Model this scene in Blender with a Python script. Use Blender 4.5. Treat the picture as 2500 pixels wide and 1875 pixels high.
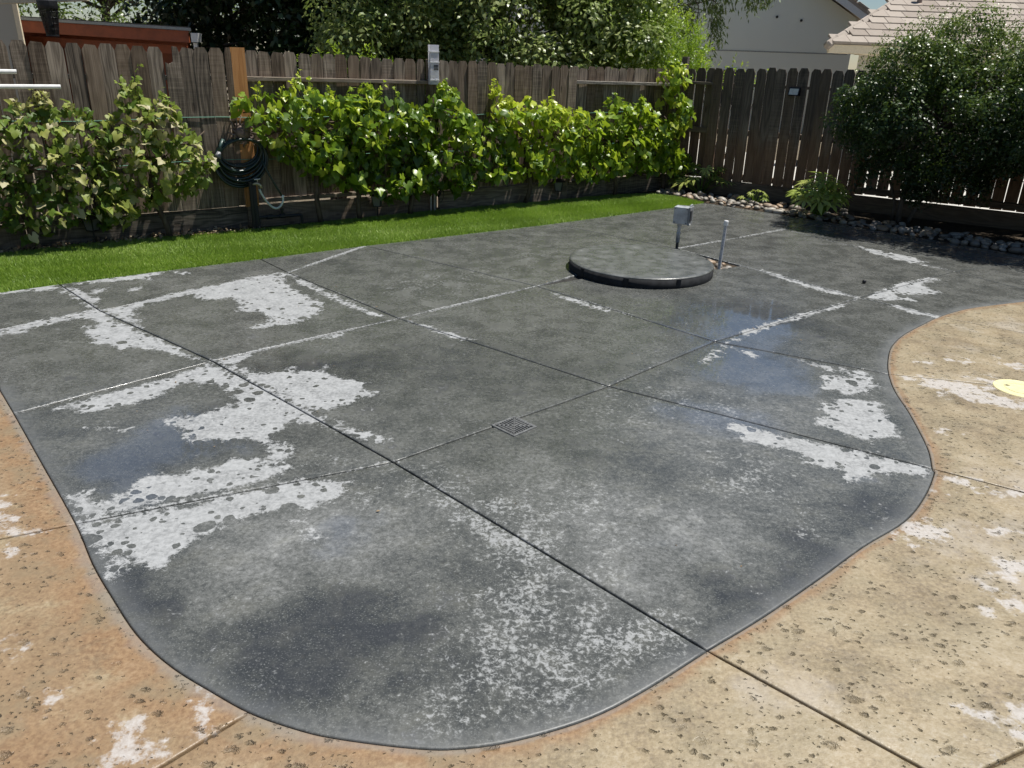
import bpy, bmesh, math, random
import numpy as np
from mathutils import Vector, Matrix
from mathutils.geometry import delaunay_2d_cdt
for o in list(bpy.data.objects): bpy.data.objects.remove(o)
SC = bpy.context.scene
COL = SC.collection
R = math.radians
rng = np.random.default_rng(7)
random.seed(7)

# ------------------------------------------------------------------ camera
CAM_H, PITCH, ROLL, FPX = 1.78, R(23.0), R(1.9), 1888.0
cam = bpy.data.cameras.new('camera'); camo = bpy.data.objects.new('camera', cam); COL.objects.link(camo)
fw = Vector((0, math.cos(PITCH), -math.sin(PITCH))); up = Vector((0, math.sin(PITCH), math.cos(PITCH))); rt = Vector((1, 0, 0))
rt2 = rt * math.cos(ROLL) + up * math.sin(ROLL); up2 = up * math.cos(ROLL) - rt * math.sin(ROLL)
m3 = Matrix((rt2, up2, -fw)).transposed()
camo.matrix_world = Matrix.Translation((0, 0, CAM_H)) @ m3.to_4x4()
cam.sensor_width = 36.0; cam.sensor_fit = 'HORIZONTAL'; cam.lens = FPX / 2500 * 36
cam.clip_start = 0.05; cam.clip_end = 500
SC.camera = camo
# ------------------------------------------------------------------ sky and sun
SUN_EL, SUN_AZ = R(68), math.atan2(0.95, 0.31)          # azimuth from +Y towards +X
w = bpy.data.worlds.new('World'); SC.world = w; w.use_nodes = True
wn = w.node_tree; bg = wn.nodes['Background']
sky = wn.nodes.new('ShaderNodeTexSky'); sky.sky_type = 'NISHITA'; sky.sun_disc = False
sky.sun_elevation = SUN_EL; sky.sun_rotation = SUN_AZ; sky.air_density = 1.0; sky.dust_density = 0.05; sky.ozone_density = 4.0
wn.links.new(sky.outputs[0], bg.inputs[0]); bg.inputs[1].default_value = 0.052
sl = bpy.data.lights.new('sun', 'SUN'); sl.energy = 5.0; sl.angle = R(0.53); sl.color = (1.0, 0.965, 0.9)
so = bpy.data.objects.new('sun', sl); COL.objects.link(so)
sd = Vector((math.sin(SUN_AZ) * math.cos(SUN_EL), math.cos(SUN_AZ) * math.cos(SUN_EL), math.sin(SUN_EL)))
so.rotation_euler = sd.to_track_quat('Z', 'Y').to_euler(); so.location = (8, 4, 15)
vs = SC.view_settings; vs.view_transform = 'Standard'; vs.look = 'None'; vs.exposure = 0.38; vs.gamma = 1.0; vs.use_curve_mapping = False
SC.render.engine = 'CYCLES'
try:
    SC.cycles.use_denoising = True; SC.cycles.use_adaptive_sampling = True; SC.cycles.adaptive_threshold = 0.03; SC.cycles.max_bounces = 5; SC.cycles.diffuse_bounces = 3; SC.cycles.glossy_bounces = 3; SC.cycles.transparent_max_bounces = 8; SC.cycles.caustics_reflective = False; SC.cycles.caustics_refractive = False
except Exception: pass

# ------------------------------------------------------------------ layout data (metres, plan view; camera stands at 0,0)
GP={'a1L': (-3.622,5.92),'a13': (-2.986,5.3),'a12': (-1.842,4.401),'a11': (-0.547,3.207),'a1T': (0.671,2.007),'a2L': (-2.339,6.924),'a23': (-1.964,6.493),'a22': (-0.836,5.345),'a21': (0.571,4.21),'a2T': (2.05,3.317),'a3L': (-1.495,7.578),'a32': (0.18,6.326),'a31': (1.396,5.072),'a3T': (2.38,4.558),'a4L': (0.413,8.994),'a42': (1.651,7.909),'a41': (2.89,6.295),'a4T': (3.325,5.822),'a5L': (2.027,10.316),'a52': (3.131,9.108),'a51': (4.209,7.317),'L0': (-3.923,5.647),'b3L': (-3.408,4.819),'b2T': (-2.566,3.583),'b1T': (-1.729,2.611),'co': (2.55,10.786),'f1': (3.47,10.028),'f2': (3.899,9.623),'f3': (5.364,8.124),'a5R': (4.536,6.738),'b1R': (5.079,7.787)}
CL=[(-2.813,3.865),(-2.566,3.583),(-2.108,3.052),(-1.729,2.611),(-1.532,2.359),(-1.378,2.184),(-1.201,1.995),(-1.034,1.86),(-0.864,1.758),(-0.73,1.686),(-0.597,1.638),(-0.469,1.607),(-0.251,1.583),(-0.118,1.585),(0.047,1.622),(0.263,1.711),(0.447,1.832),(0.671,2.007)]
CR=[(0.671,2.007),(0.899,2.179),(1.183,2.415),(1.443,2.64),(1.698,2.837),(1.888,3.053),(2.038,3.273),(2.05,3.317),(2.136,3.545),(2.238,3.962),(2.298,4.285),(2.38,4.558),(2.481,4.803),(2.629,5.084),(2.834,5.353),(3.083,5.602),(3.329,5.828),(3.715,6.096),(4.309,6.358)]
DRY=[[(-2.4,3.65),(-2.32,3.77),(-2.21,3.88),(-2.03,4.09),(-1.93,4.21),(-1.83,4.38),(-1.7,4.06),(-1.82,4.05),(-1.92,3.99),(-1.93,3.83),(-2.05,3.75),(-2.14,3.65),(-2.25,3.65)],[(-1.9,4.13),(-1.83,4.38),(-1.59,4.16),(-1.32,3.95),(-1.04,3.71),(-0.85,3.52),(-0.99,3.58),(-1.09,3.6),(-1.15,3.55),(-1.19,3.46),(-1.19,3.36),(-1.3,3.39),(-1.44,3.38),(-1.53,3.34),(-1.6,3.39),(-1.64,3.47),(-1.75,3.52),(-1.79,3.57),(-1.78,3.63),(-1.7,3.62),(-1.6,3.64),(-1.56,3.74),(-1.48,3.82),(-1.54,3.92),(-1.64,4.01),(-1.74,4.07)],[(-1.22,3.4),(-1.1,3.37),(-1.04,3.29),(-1.05,3.22),(-1.12,3.14),(-1.21,3.17),(-1.15,3.23),(-1.17,3.32)],[(-1.9,2.83),(-1.79,2.84),(-1.76,2.78),(-1.7,2.77),(-1.65,2.84),(-1.64,2.96),(-1.58,3.02),(-1.42,3.07),(-1.32,3.12),(-1.3,3.18),(-1.23,3.2),(-1.12,3.14),(-1.02,3.13),(-1.04,3.04),(-1.18,2.94),(-1.38,2.83),(-1.51,2.76),(-1.63,2.69),(-1.73,2.62),(-1.82,2.73)],[(-2.12,3.46),(-2.05,3.47),(-1.96,3.46),(-1.93,3.49),(-1.89,3.44),(-1.92,3.41),(-1.96,3.39),(-1.99,3.43),(-2.06,3.44)],[(-3.54,5.8),(-3.42,5.71),(-2.97,5.29),(-2.74,5.06),(-2.49,4.85),(-2.34,4.76),(-2.14,4.6),(-1.9,4.41),(-1.96,4.42),(-2.12,4.52),(-2.21,4.53),(-2.32,4.58),(-2.44,4.57),(-2.44,4.51),(-2.52,4.6),(-2.62,4.62),(-2.72,4.63),(-2.73,4.72),(-2.81,4.78),(-2.89,4.85),(-2.91,4.94),(-2.82,4.97),(-2.95,5.12),(-3.07,5.11),(-3.21,4.89),(-3.29,4.75),(-3.34,4.71),(-3.4,4.8),(-3.29,5.04),(-3.12,5.21),(-3.05,5.32),(-3.22,5.49),(-3.35,5.57),(-3.5,5.7)],[(-3.97,5.67),(-3.62,5.92),(-3.57,5.77),(-3.7,5.7),(-3.83,5.64),(-3.92,5.6)],[(-3.6,5.9),(-3.42,5.81),(-3.15,5.59),(-3.07,5.46),(-3.17,5.47),(-3.42,5.71)],[(-2.98,5.31),(-2.85,5.46),(-2.69,5.74),(-2.39,6.1),(-2.17,6.36),(-1.97,6.51),(-1.94,6.27),(-1.83,6.06),(-1.56,5.73),(-1.44,5.64),(-1.44,5.41),(-1.49,5.23),(-1.58,5.14),(-1.7,5.07),(-1.8,5.02),(-1.78,5.12),(-1.72,5.21),(-1.83,5.37),(-2.06,5.39),(-2.04,5.5),(-2.16,5.71),(-2.39,5.63),(-2.49,5.77),(-2.64,5.63),(-2.77,5.36),(-2.63,5.11),(-2.51,4.93),(-2.69,5.07)],[(-3.56,5.97),(-3.21,6.23),(-3.01,6.42),(-2.98,6.3),(-3.06,6.17),(-3.26,6.03),(-3.47,5.93)],[(-3.13,6.19),(-3.02,6.22),(-3.01,6.12),(-3.08,6.12)],[(-2.89,6.38),(-2.78,6.43),(-2.77,6.29)],[(-3.3,5.78),(-3.22,5.86),(-3.2,5.78),(-3.24,5.7)],[(-3.06,5.83),(-2.97,5.93),(-2.95,5.83),(-3.01,5.77)],[(-1.96,6.49),(-1.77,6.26),(-1.6,6.08),(-1.34,5.78),(-1.14,5.56),(-0.93,5.36),(-1.06,5.41),(-1.23,5.57),(-1.4,5.74),(-1.62,6.0),(-1.77,6.15)],[(-1.83,4.42),(-1.64,4.6),(-1.66,4.48),(-1.7,4.38),(-1.65,4.31),(-1.5,4.24),(-1.42,4.23),(-1.33,4.36),(-1.29,4.27),(-1.19,4.31),(-1.14,4.37),(-1.14,4.28),(-1.03,4.2),(-0.85,4.13),(-0.84,4.05),(-0.76,4.01),(-0.8,3.95),(-0.9,3.84),(-0.93,3.77),(-1.01,3.74),(-1.03,3.69),(-1.31,3.94),(-1.59,4.17)],[(-1.29,4.92),(-1.17,5.03),(-1.16,4.94),(-1.23,4.87)],[(-1.0,3.68),(-0.81,3.55),(-0.7,3.48),(-0.6,3.44),(-0.65,3.42),(-0.74,3.43),(-0.85,3.52)],[(-1.71,2.6),(-1.55,2.68),(-1.35,2.77),(-1.14,2.9),(-0.94,3.01),(-0.71,3.02),(-0.73,2.89),(-0.79,2.8),(-0.86,2.77),(-0.93,2.82),(-0.98,2.76),(-1.06,2.71),(-1.14,2.67),(-1.16,2.62),(-1.21,2.56),(-1.24,2.47),(-1.25,2.38),(-1.26,2.33),(-1.32,2.35),(-1.39,2.38),(-1.4,2.29),(-1.42,2.27),(-1.46,2.33),(-1.46,2.41),(-1.54,2.46),(-1.6,2.46),(-1.66,2.53)],[(-0.88,2.65),(-0.86,2.68),(-0.82,2.63),(-0.75,2.59),(-0.7,2.59),(-0.76,2.54),(-0.8,2.59)],[(1.94,4.5),(2.05,4.52),(2.1,4.47),(2.14,4.6),(2.24,4.58),(2.22,4.48),(2.22,4.39),(2.23,4.32),(2.09,4.26),(1.98,4.21),(1.93,4.27),(1.84,4.27),(1.91,4.39)],[(1.88,4.14),(1.99,4.13),(2.09,4.13),(2.13,4.1),(2.1,4.05),(2.12,3.95),(2.08,3.89),(2.06,3.73),(2.03,3.67),(1.94,3.65),(1.89,3.59),(1.83,3.61),(1.78,3.65),(1.72,3.72),(1.66,3.79),(1.71,3.85),(1.77,3.85),(1.74,4.0),(1.83,4.07)],[(1.14,3.77),(1.25,3.74),(1.43,3.61),(1.63,3.53),(1.82,3.44),(2.04,3.31),(2.01,3.23),(1.88,3.25),(1.81,3.26),(1.76,3.26),(1.69,3.19),(1.59,3.17),(1.59,3.23),(1.55,3.3),(1.46,3.34),(1.41,3.4),(1.45,3.45),(1.36,3.47),(1.28,3.52),(1.2,3.53),(1.22,3.56),(1.18,3.59),(1.2,3.65),(1.16,3.69)],[(2.94,6.28),(3.19,6.55),(3.52,6.86),(3.88,7.06),(3.92,7.01),(3.73,6.86),(3.65,6.75),(3.69,6.52),(3.46,6.45),(3.29,6.41),(3.35,6.26),(3.22,6.25),(3.06,6.25)],[(3.66,8.37),(3.85,8.12),(4.06,7.89),(4.11,7.68),(4.02,7.63),(4.17,7.4),(4.08,7.45),(3.89,7.68),(3.71,7.97)],[(2.25,7.22),(2.46,6.93),(2.63,6.63),(2.76,6.46),(2.88,6.32),(2.73,6.36),(2.57,6.52),(2.42,6.79)],[(1.64,5.3),(2.01,5.61),(2.44,5.92),(2.7,6.13),(2.86,6.26),(2.67,6.05),(2.42,5.83),(1.98,5.52),(1.64,5.19),(1.49,5.05)],[(1.44,5.01),(1.64,4.82),(1.6,4.79),(1.49,4.9)],[(1.2,4.64),(1.37,4.93),(1.43,4.97),(1.36,4.79),(1.23,4.62)],[(3.02,6.18),(3.15,6.05),(3.34,5.84),(3.25,5.78),(3.12,5.93)],[(1.88,4.74),(2.04,4.66),(2.24,4.58),(2.11,4.58),(1.99,4.61)],[(0.28,6.16),(0.51,5.95),(0.77,5.69),(0.72,5.67),(0.57,5.78),(0.38,5.98)],[(-0.76,5.31),(-0.54,5.14),(-0.29,4.94),(-0.33,4.91),(-0.53,5.06)]]
TANW=[[(1.61,2.75),(1.75,2.85),(1.79,2.81),(1.88,2.79),(1.84,2.72),(1.74,2.69),(1.65,2.67),(1.62,2.71)],[(1.97,3.14),(2.0,3.11),(1.97,3.06),(1.94,3.07)],[(2.05,3.26),(2.18,3.22),(2.12,3.17),(2.06,3.23)],[(1.88,2.5),(1.97,2.58),(2.08,2.56),(2.03,2.48),(1.89,2.47)],[(1.82,2.4),(1.89,2.4),(1.89,2.36),(1.79,2.34)],[(1.74,2.28),(1.82,2.24),(1.79,2.22),(1.73,2.25)],[(1.41,1.77),(1.47,1.73),(1.48,1.69),(1.53,1.67),(1.61,1.79),(1.52,1.75),(1.44,1.76)],[(1.32,1.62),(1.37,1.63),(1.37,1.59),(1.31,1.59)],[(2.17,3.1),(2.42,3.13),(2.38,3.07),(2.21,3.07)],[(2.02,2.8),(2.15,2.79),(2.09,2.76),(2.01,2.77)],[(1.85,2.28),(1.92,2.31),(1.87,2.22),(1.84,2.24)],[(2.67,4.83),(2.77,4.8),(2.71,4.74),(2.67,4.79)],[(2.88,4.89),(3.06,4.84),(3.0,4.78),(2.89,4.83)],[(3.22,4.91),(3.39,4.82),(3.31,4.68),(3.27,4.79)],[(2.45,4.5),(2.56,4.54),(2.71,4.48),(2.94,4.4),(2.87,4.26),(2.62,4.29),(2.58,4.33),(2.53,4.44),(2.44,4.46)],[(2.58,4.33),(2.87,4.26),(3.04,4.17),(2.97,4.06),(2.72,4.14),(2.58,4.24)],[(2.9,4.57),(3.08,4.56),(2.98,4.45),(2.9,4.51)],[(2.26,3.74),(2.35,3.76),(2.4,3.7),(2.32,3.73)],[(-2.17,2.8),(-2.07,2.75),(-2.03,2.67),(-2.03,2.63),(-1.95,2.56),(-1.85,2.57),(-1.88,2.54),(-1.93,2.52),(-1.99,2.51)],[(-1.95,2.44),(-1.85,2.42),(-1.85,2.39),(-1.92,2.39)],[(-1.6,1.94),(-1.54,1.91),(-1.51,1.9),(-1.53,1.89),(-1.55,1.9)],[(-1.39,1.72),(-1.35,1.73),(-1.32,1.76),(-1.31,1.75),(-1.32,1.71),(-1.35,1.7)],[(-0.95,1.76),(-0.93,1.78),(-0.9,1.76),(-0.93,1.74)],[(-0.85,1.65),(-0.85,1.67),(-0.82,1.64),(-0.82,1.62)],[(-1.08,1.57),(-1.04,1.61),(-1.01,1.6),(-1.0,1.57),(-0.96,1.54),(-0.98,1.52),(-1.0,1.49),(-1.06,1.49),(-1.08,1.54)],[(-0.93,1.57),(-0.86,1.58),(-0.84,1.62),(-0.91,1.53),(-0.94,1.49),(-0.96,1.5)]]
SPK=[(-0.28,2.96,0.14,0.8),(-0.11,2.75,0.17,0.95),(-0.43,3.12,0.13,0.7),(0.06,2.53,0.16,0.9),(0.25,2.36,0.14,0.6),(0.05,2.22,0.18,0.9),(0.25,2.06,0.17,0.8),(-0.04,1.94,0.18,0.8),(0.16,1.83,0.17,0.8),(0.41,2.07,0.16,0.7),(0.55,2.01,0.09,0.7),(-0.17,1.71,0.16,0.6),(0.1,2.76,0.23,0.6),(0.37,2.92,0.21,0.5),(0.58,2.17,0.11,0.5),(1.31,2.73,0.14,0.45),(1.61,2.89,0.12,0.4),(1.68,3.3,0.14,0.5),(1.13,3.18,0.27,0.7),(1.18,3.96,0.24,0.5),(-0.63,2.86,0.14,0.6),(-0.87,3.17,0.13,0.5),(-0.45,6.51,0.61,0.35),(-0.81,6.17,0.31,0.4),(-0.25,3.61,0.14,0.3),(1.0,4.07,0.14,0.4),(0.78,4.05,0.33,0.3),(0.54,3.79,0.23,0.35),(-0.74,1.79,0.08,0.5),(-0.64,1.66,0.08,0.35),(-0.35,2.25,0.1,0.4),(0.47,2.58,0.17,0.3),(2.04,4.22,0.34,0.25),(1.51,7.44,0.38,0.3),(0.29,7.46,0.56,0.3)]
DARK=[(-1.24,2.21,0.11,0.9),(-0.99,1.94,0.13,0.8),(-0.75,1.83,0.17,0.7),(-0.6,2.07,0.17,0.8),(-0.41,2.12,0.16,0.9),(-0.68,1.91,0.13,0.6),(-0.19,1.84,0.1,0.6),(0.6,1.85,0.1,0.6),(1.22,2.47,0.2,0.9),(0.92,2.22,0.18,0.8),(1.66,3.0,0.17,0.6),(0.73,2.04,0.09,0.6),(-1.0,4.32,0.25,0.6),(-1.29,4.37,0.19,0.6),(-0.42,4.37,0.57,0.3),(0.41,4.44,0.35,0.25),(2.21,5.53,0.36,0.4),(1.26,6.02,0.54,0.25),(-1.48,3.37,0.22,0.25),(-1.79,3.07,0.23,0.3),(0.34,3.45,0.19,0.3),(-2.49,3.98,0.23,0.2)]
LITE=[(-0.85,2.51,0.27,0.6),(-0.6,2.68,0.26,0.6),(-0.86,2.17,0.18,0.5),(0.48,2.68,0.35,0.6),(0.77,2.7,0.27,0.5),(0.21,2.99,0.25,0.3),(1.11,3.66,0.4,0.4),(1.56,3.99,0.32,0.3),(-1.25,2.9,0.16,0.2),(0.55,2.3,0.15,0.4),(-0.06,2.1,0.09,0.2)]
FILM=[(-1.58,3.46,0.38,0.95),(-1.79,3.07,0.23,0.8),(-1.56,2.8,0.15,0.7),(-1.21,4.38,0.2,0.7),(1.67,5.58,0.58,1.0),(1.31,5.33,0.28,0.8),(1.96,5.97,0.23,0.7),(1.46,4.62,0.46,0.9),(1.66,4.33,0.26,0.5),(0.96,3.88,0.31,0.6),(1.28,3.73,0.28,0.6),(-0.64,2.68,0.21,0.6),(-0.7,2.46,0.16,0.4),(0.62,2.59,0.26,0.45),(1.62,3.17,0.16,0.5),(1.16,7.21,0.32,0.3),(-1.22,3.34,0.13,0.4)]
VINE={'w1': [(0.23,1.18),(0.43,1.22),(0.75,1.27),(0.94,1.31),(1.1,1.21),(1.21,1.07),(1.23,0.85),(1.15,0.47),(1.13,0.22),(0.95,0.28),(0.8,0.29),(0.59,0.18),(0.44,0.15),(0.36,0.29),(0.06,0.35)],'w2': [(1.21,1.09),(1.39,1.27),(1.43,1.38),(1.52,1.44),(1.58,1.36),(1.72,1.32),(1.84,1.3),(1.88,1.16),(1.99,0.99),(2.12,0.85),(2.13,0.72),(2.02,0.55),(1.88,0.47),(1.71,0.48),(1.52,0.36),(1.34,0.24),(1.13,0.22),(1.07,0.44),(1.16,0.85)],'v3': [(2.46,1.26),(2.58,1.37),(2.84,1.34),(3.04,1.41),(3.14,1.46),(3.28,1.37),(3.53,1.34),(3.69,1.34),(3.67,0.9),(3.64,0.43),(3.48,0.44),(3.22,0.58),(2.98,0.71),(2.79,0.79),(2.62,1.06)],'v3b': [(3.64,1.34),(3.74,1.34),(3.86,1.44),(4.01,1.3),(4.24,1.3),(4.5,1.22),(4.49,0.35),(4.09,0.25),(3.81,0.4),(3.59,0.43)],'v4': [(4.41,1.2),(4.59,1.22),(4.77,1.39),(4.96,1.39),(5.08,1.27),(5.28,1.06),(5.55,1.05),(5.76,0.89),(5.74,0.56),(5.63,0.42),(5.22,0.39),(5.09,0.26),(4.77,0.34),(4.39,0.36)],'v5': [(5.51,1.29),(5.6,1.4),(5.74,1.29),(6.02,1.29),(6.23,1.32),(6.54,1.23),(6.89,1.15),(6.94,0.97),(6.8,0.8),(6.91,0.39),(6.29,0.36),(5.78,0.44),(5.7,0.62),(5.83,0.83),(5.54,1.11)],'v6': [(6.84,0.8),(7.17,1.06),(7.4,1.2),(7.47,1.31),(7.74,1.23),(7.99,1.28),(8.29,1.01),(8.51,0.82),(8.63,0.62),(8.57,0.43),(8.11,0.35),(7.67,0.38),(7.17,0.28),(6.83,0.39)],'v7': [(8.3,0.95),(8.37,1.13),(8.41,1.43),(8.3,1.55),(8.49,1.79),(8.84,1.65),(8.77,1.5),(8.64,1.44),(8.82,1.19),(8.94,1.06),(8.73,0.88),(8.74,0.55),(9.02,0.61),(8.95,0.45),(8.64,0.3),(8.34,0.38),(8.27,0.57)]}

FO = np.array((-4.928, 6.848)); FD = np.array((0.81167, 0.58412)); FN = np.array((0.58412, -0.81167))   # vine fence: origin, direction, front normal
RO = FO + 8.95 * FD; RA = R(-32.5); RD = np.array((math.cos(RA), math.sin(RA))); RN = np.array((RD[1], -RD[0]))
def fpt(s, z, off=0.0): p = FO + FD * s + FN * off; return Vector((p[0], p[1], z))
def rpt(s, z, off=0.0): p = RO + RD * s + RN * off; return Vector((p[0], p[1], z))
FANG = math.atan2(FD[1], FD[0]); RANG = RA

# ------------------------------------------------------------------ helpers
def tag(o, label=None, cat=None, group=None, kind=None):
    if label: o['label'] = label
    if cat: o['category'] = cat
    if group: o['group'] = group
    if kind: o['kind'] = kind
    return o
def empty(name, loc=(0, 0, 0), rz=0.0):
    o = bpy.data.objects.new(name, None); COL.objects.link(o); o.location = loc; o.rotation_euler = (0, 0, rz); o.empty_display_size = 0.1
    return o
def link(name, me, mat=None, parent=None, loc=None):
    o = bpy.data.objects.new(name, me); COL.objects.link(o)
    if mat is not None and len(me.materials) == 0: me.materials.append(mat)
    if parent is not None: o.parent = parent
    if loc is not None: o.location = loc
    return o
class MB:
    def __init__(s): s.v = []; s.f = []
    def add(s, v, f):
        b = len(s.v); s.v += [tuple(x) for x in v]; s.f += [tuple(b + i for i in q) for q in f]; return s
    def box(s, c, sz, rot=None, ch=0.0):
        """box, optional chamfer on all edges"""
        hx, hy, hz = (a / 2 for a in sz)
        if ch <= 0:
            V = [(x, y, z) for x in (-hx, hx) for y in (-hy, hy) for z in (-hz, hz)]
            F = [(0, 1, 3, 2), (4, 6, 7, 5), (0, 4, 5, 1), (2, 3, 7, 6), (0, 2, 6, 4), (1, 5, 7, 3)]
        else:
            bm = bmesh.new(); bmesh.ops.create_cube(bm, size=1.0)
            bmesh.ops.scale(bm, vec=sz, verts=bm.verts)
            bmesh.ops.bevel(bm, geom=list(bm.edges), offset=ch, segments=1, affect='EDGES', profile=0.5)
            bm.verts.index_update(); V = [tuple(v.co) for v in bm.verts]; F = [tuple(v.index for v in f.verts) for f in bm.faces]; bm.free()
        M = rot if rot is not None else Matrix.Identity(3)
        c = Vector(c)
        return s.add([c + M @ Vector(v) for v in V], F)
    def tube(s, pts, r, n=8, cap=True, closed=False):
        pts = [Vector(p) for p in pts]; N = len(pts); rr = r if isinstance(r, (list, tuple)) else [r] * N
        V = []; F = []; prev = None
        for i, p in enumerate(pts):
            a = pts[(i - 1) % N] if (closed or i > 0) else p; b = pts[(i + 1) % N] if (closed or i < N - 1) else p
            t = (b - a).normalized() if (b - a).length > 1e-9 else Vector((0, 0, 1))
            if prev is None:
                q = Vector((0, 0, 1)) if abs(t.z) < 0.9 else Vector((1, 0, 0)); u = t.cross(q).normalized()
            else:
                u = (prev - t * prev.dot(t)).normalized()
            prev = u; v = t.cross(u)
            for k in range(n):
                an = 2 * math.pi * k / n; V.append(p + (u * math.cos(an) + v * math.sin(an)) * rr[i])
        for i in range(N if closed else N - 1):
            j = (i + 1) % N
            for k in range(n):
                F.append((i * n + k, i * n + (k + 1) % n, j * n + (k + 1) % n, j * n + k))
        if cap and not closed: F.append(tuple(range(n))[::-1]); F.append(tuple((N - 1) * n + k for k in range(n)))
        return s.add(V, F)
    def lathe(s, prof, n=24, c=(0, 0, 0), M=None):
        V = []; F = []; c = Vector(c)
        for r_, z in prof:
            for k in range(n):
                a = 2 * math.pi * k / n; V.append((r_ * math.cos(a), r_ * math.sin(a), z))
        for i in range(len(prof) - 1):
            for k in range(n): F.append((i * n + k, i * n + (k + 1) % n, (i + 1) * n + (k + 1) % n, (i + 1) * n + k))
        F.append(tuple(range(n))[::-1]); F.append(tuple((len(prof) - 1) * n + k for k in range(n)))
        M = M or Matrix.Identity(3)
        return s.add([c + M @ Vector(v) for v in V], F)
    def prism(s, poly, z0, z1):
        n = len(poly); V = [(x, y, z0) for x, y in poly] + [(x, y, z1) for x, y in poly]
        F = [tuple(range(n))[::-1], tuple(range(n, 2 * n))] + [(i, (i + 1) % n, n + (i + 1) % n, n + i) for i in range(n)]
        return s.add(V, F)
    def mesh(s, name, mat=None, smooth=False):
        me = bpy.data.meshes.new(name); me.from_pydata([tuple(v) for v in s.v], [], s.f); me.update()
        if smooth: me.polygons.foreach_set('use_smooth', [True] * len(me.polygons))
        if mat is not None: me.materials.append(mat)
        return me
    def build(s, name, mat=None, parent=None, loc=None, smooth=False):
        return link(name, s.mesh(name, mat, smooth), None, parent, loc)
def rotz(a): return Matrix.Rotation(a, 3, 'Z')

# ------------------------------------------------------------------ materials
class NT:
    def __init__(s, name):
        s.m = bpy.data.materials.new(name); s.m.use_nodes = True; s.t = s.m.node_tree; s.t.nodes.clear()
        s.out = s.n('ShaderNodeOutputMaterial')
    def n(s, typ, props=None, **ins):
        nd = s.t.nodes.new(typ)
        for k, v in (props or {}).items(): setattr(nd, k, v)
        for k, v in ins.items():
            key = int(k[1:]) if k[0] == '_' else k.replace('_', ' ')
            s.set(nd.inputs[key], v)
        return nd
    def set(s, sock, v):
        if isinstance(v, bpy.types.NodeSocket): s.t.links.new(v, sock)
        elif isinstance(v, bpy.types.Node): s.t.links.new(v.outputs[0], sock)
        else:
            if isinstance(v, tuple) and len(v) == 3 and sock.type == 'RGBA': v = (*v, 1)
            sock.default_value = v
    def math(s, op, a, b=0.0, c=None, clamp=False):
        nd = s.t.nodes.new('ShaderNodeMath'); nd.operation = op; nd.use_clamp = clamp
        s.set(nd.inputs[0], a); s.set(nd.inputs[1], b)
        if c is not None: s.set(nd.inputs[2], c)
        return nd.outputs[0]
    def noise(s, vec, scale, detail=4, rough=0.55, dist=0.0):
        nd = s.n('ShaderNodeTexNoise', Scale=scale, Detail=detail, Roughness=rough, Distortion=dist)
        if vec is not None: s.set(nd.inputs['Vector'], vec)
        return nd.outputs[0]
    def vor(s, vec, scale, feature='F1', rand=1.0, out='Distance'):
        nd = s.n('ShaderNodeTexVoronoi', {'feature': feature}, Scale=scale, Randomness=rand); s.set(nd.inputs['Vector'], vec); return nd
    def ss(s, v, a, b, x=0.0, y=1.0):
        nd = s.n('ShaderNodeMapRange', {'interpolation_type': 'SMOOTHSTEP'}); s.set(nd.inputs[0], v)
        for i, q in enumerate((a, b, x, y)): s.set(nd.inputs[i + 1], q)
        return nd.outputs[0]
    def lin(s, v, a, b, x=0.0, y=1.0):
        nd = s.n('ShaderNodeMapRange'); s.set(nd.inputs[0], v)
        for i, q in enumerate((a, b, x, y)): s.set(nd.inputs[i + 1], q)
        return nd.outputs[0]
    def mix(s, f, a, b, mode='MIX'):
        nd = s.t.nodes.new('ShaderNodeMix'); nd.data_type = 'RGBA'; nd.blend_type = mode
        s.set(nd.inputs[0], f); s.set(nd.inputs[6], a); s.set(nd.inputs[7], b); return nd.outputs[2]
    def fmix(s, f, a, b):
        nd = s.t.nodes.new('ShaderNodeMix'); s.set(nd.inputs[0], f); s.set(nd.inputs[2], a); s.set(nd.inputs[3], b); return nd.outputs[0]
    def ramp(s, f, stops):
        nd = s.t.nodes.new('ShaderNodeValToRGB'); s.set(nd.inputs[0], f); e = nd.color_ramp.elements
        while len(e) < len(stops): e.new(0.5)
        for q, (p, c) in zip(e, stops): q.position = p; q.color = (*c, 1)
        return nd.outputs[0]
    def scale(s, vec, v):
        nd = s.n('ShaderNodeMapping'); s.set(nd.inputs[0], vec); nd.inputs['Scale'].default_value = v; return nd.outputs[0]
    def pos(s): return s.n('ShaderNodeNewGeometry').outputs['Position']
    def obj(s): return s.n('ShaderNodeTexCoord').outputs['Object']
    def rnd(s): return s.n('ShaderNodeObjectInfo').outputs['Random']
    def attr(s, name): return s.n('ShaderNodeAttribute', {'attribute_name': name})
    def bump(s, h, strength=0.3, dist=0.01):
        return s.n('ShaderNodeBump', Strength=strength, Distance=dist, Height=h).outputs[0]
    def bsdf(s, col, rough=0.5, nrm=None, metal=0.0, spec=0.5, **kw):
        b = s.n('ShaderNodeBsdfPrincipled'); s.set(b.inputs['Base Color'], col); s.set(b.inputs['Roughness'], rough); s.set(b.inputs['Metallic'], metal)
        s.set(b.inputs['Specular IOR Level'], spec)
        if nrm is not None: s.set(b.inputs['Normal'], nrm)
        for k, v in kw.items(): s.set(b.inputs[k.replace('_', ' ')], v)
        return b
    def done(s, sh): s.t.links.new(sh.outputs[0], s.out.inputs[0]); return s.m
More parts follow.
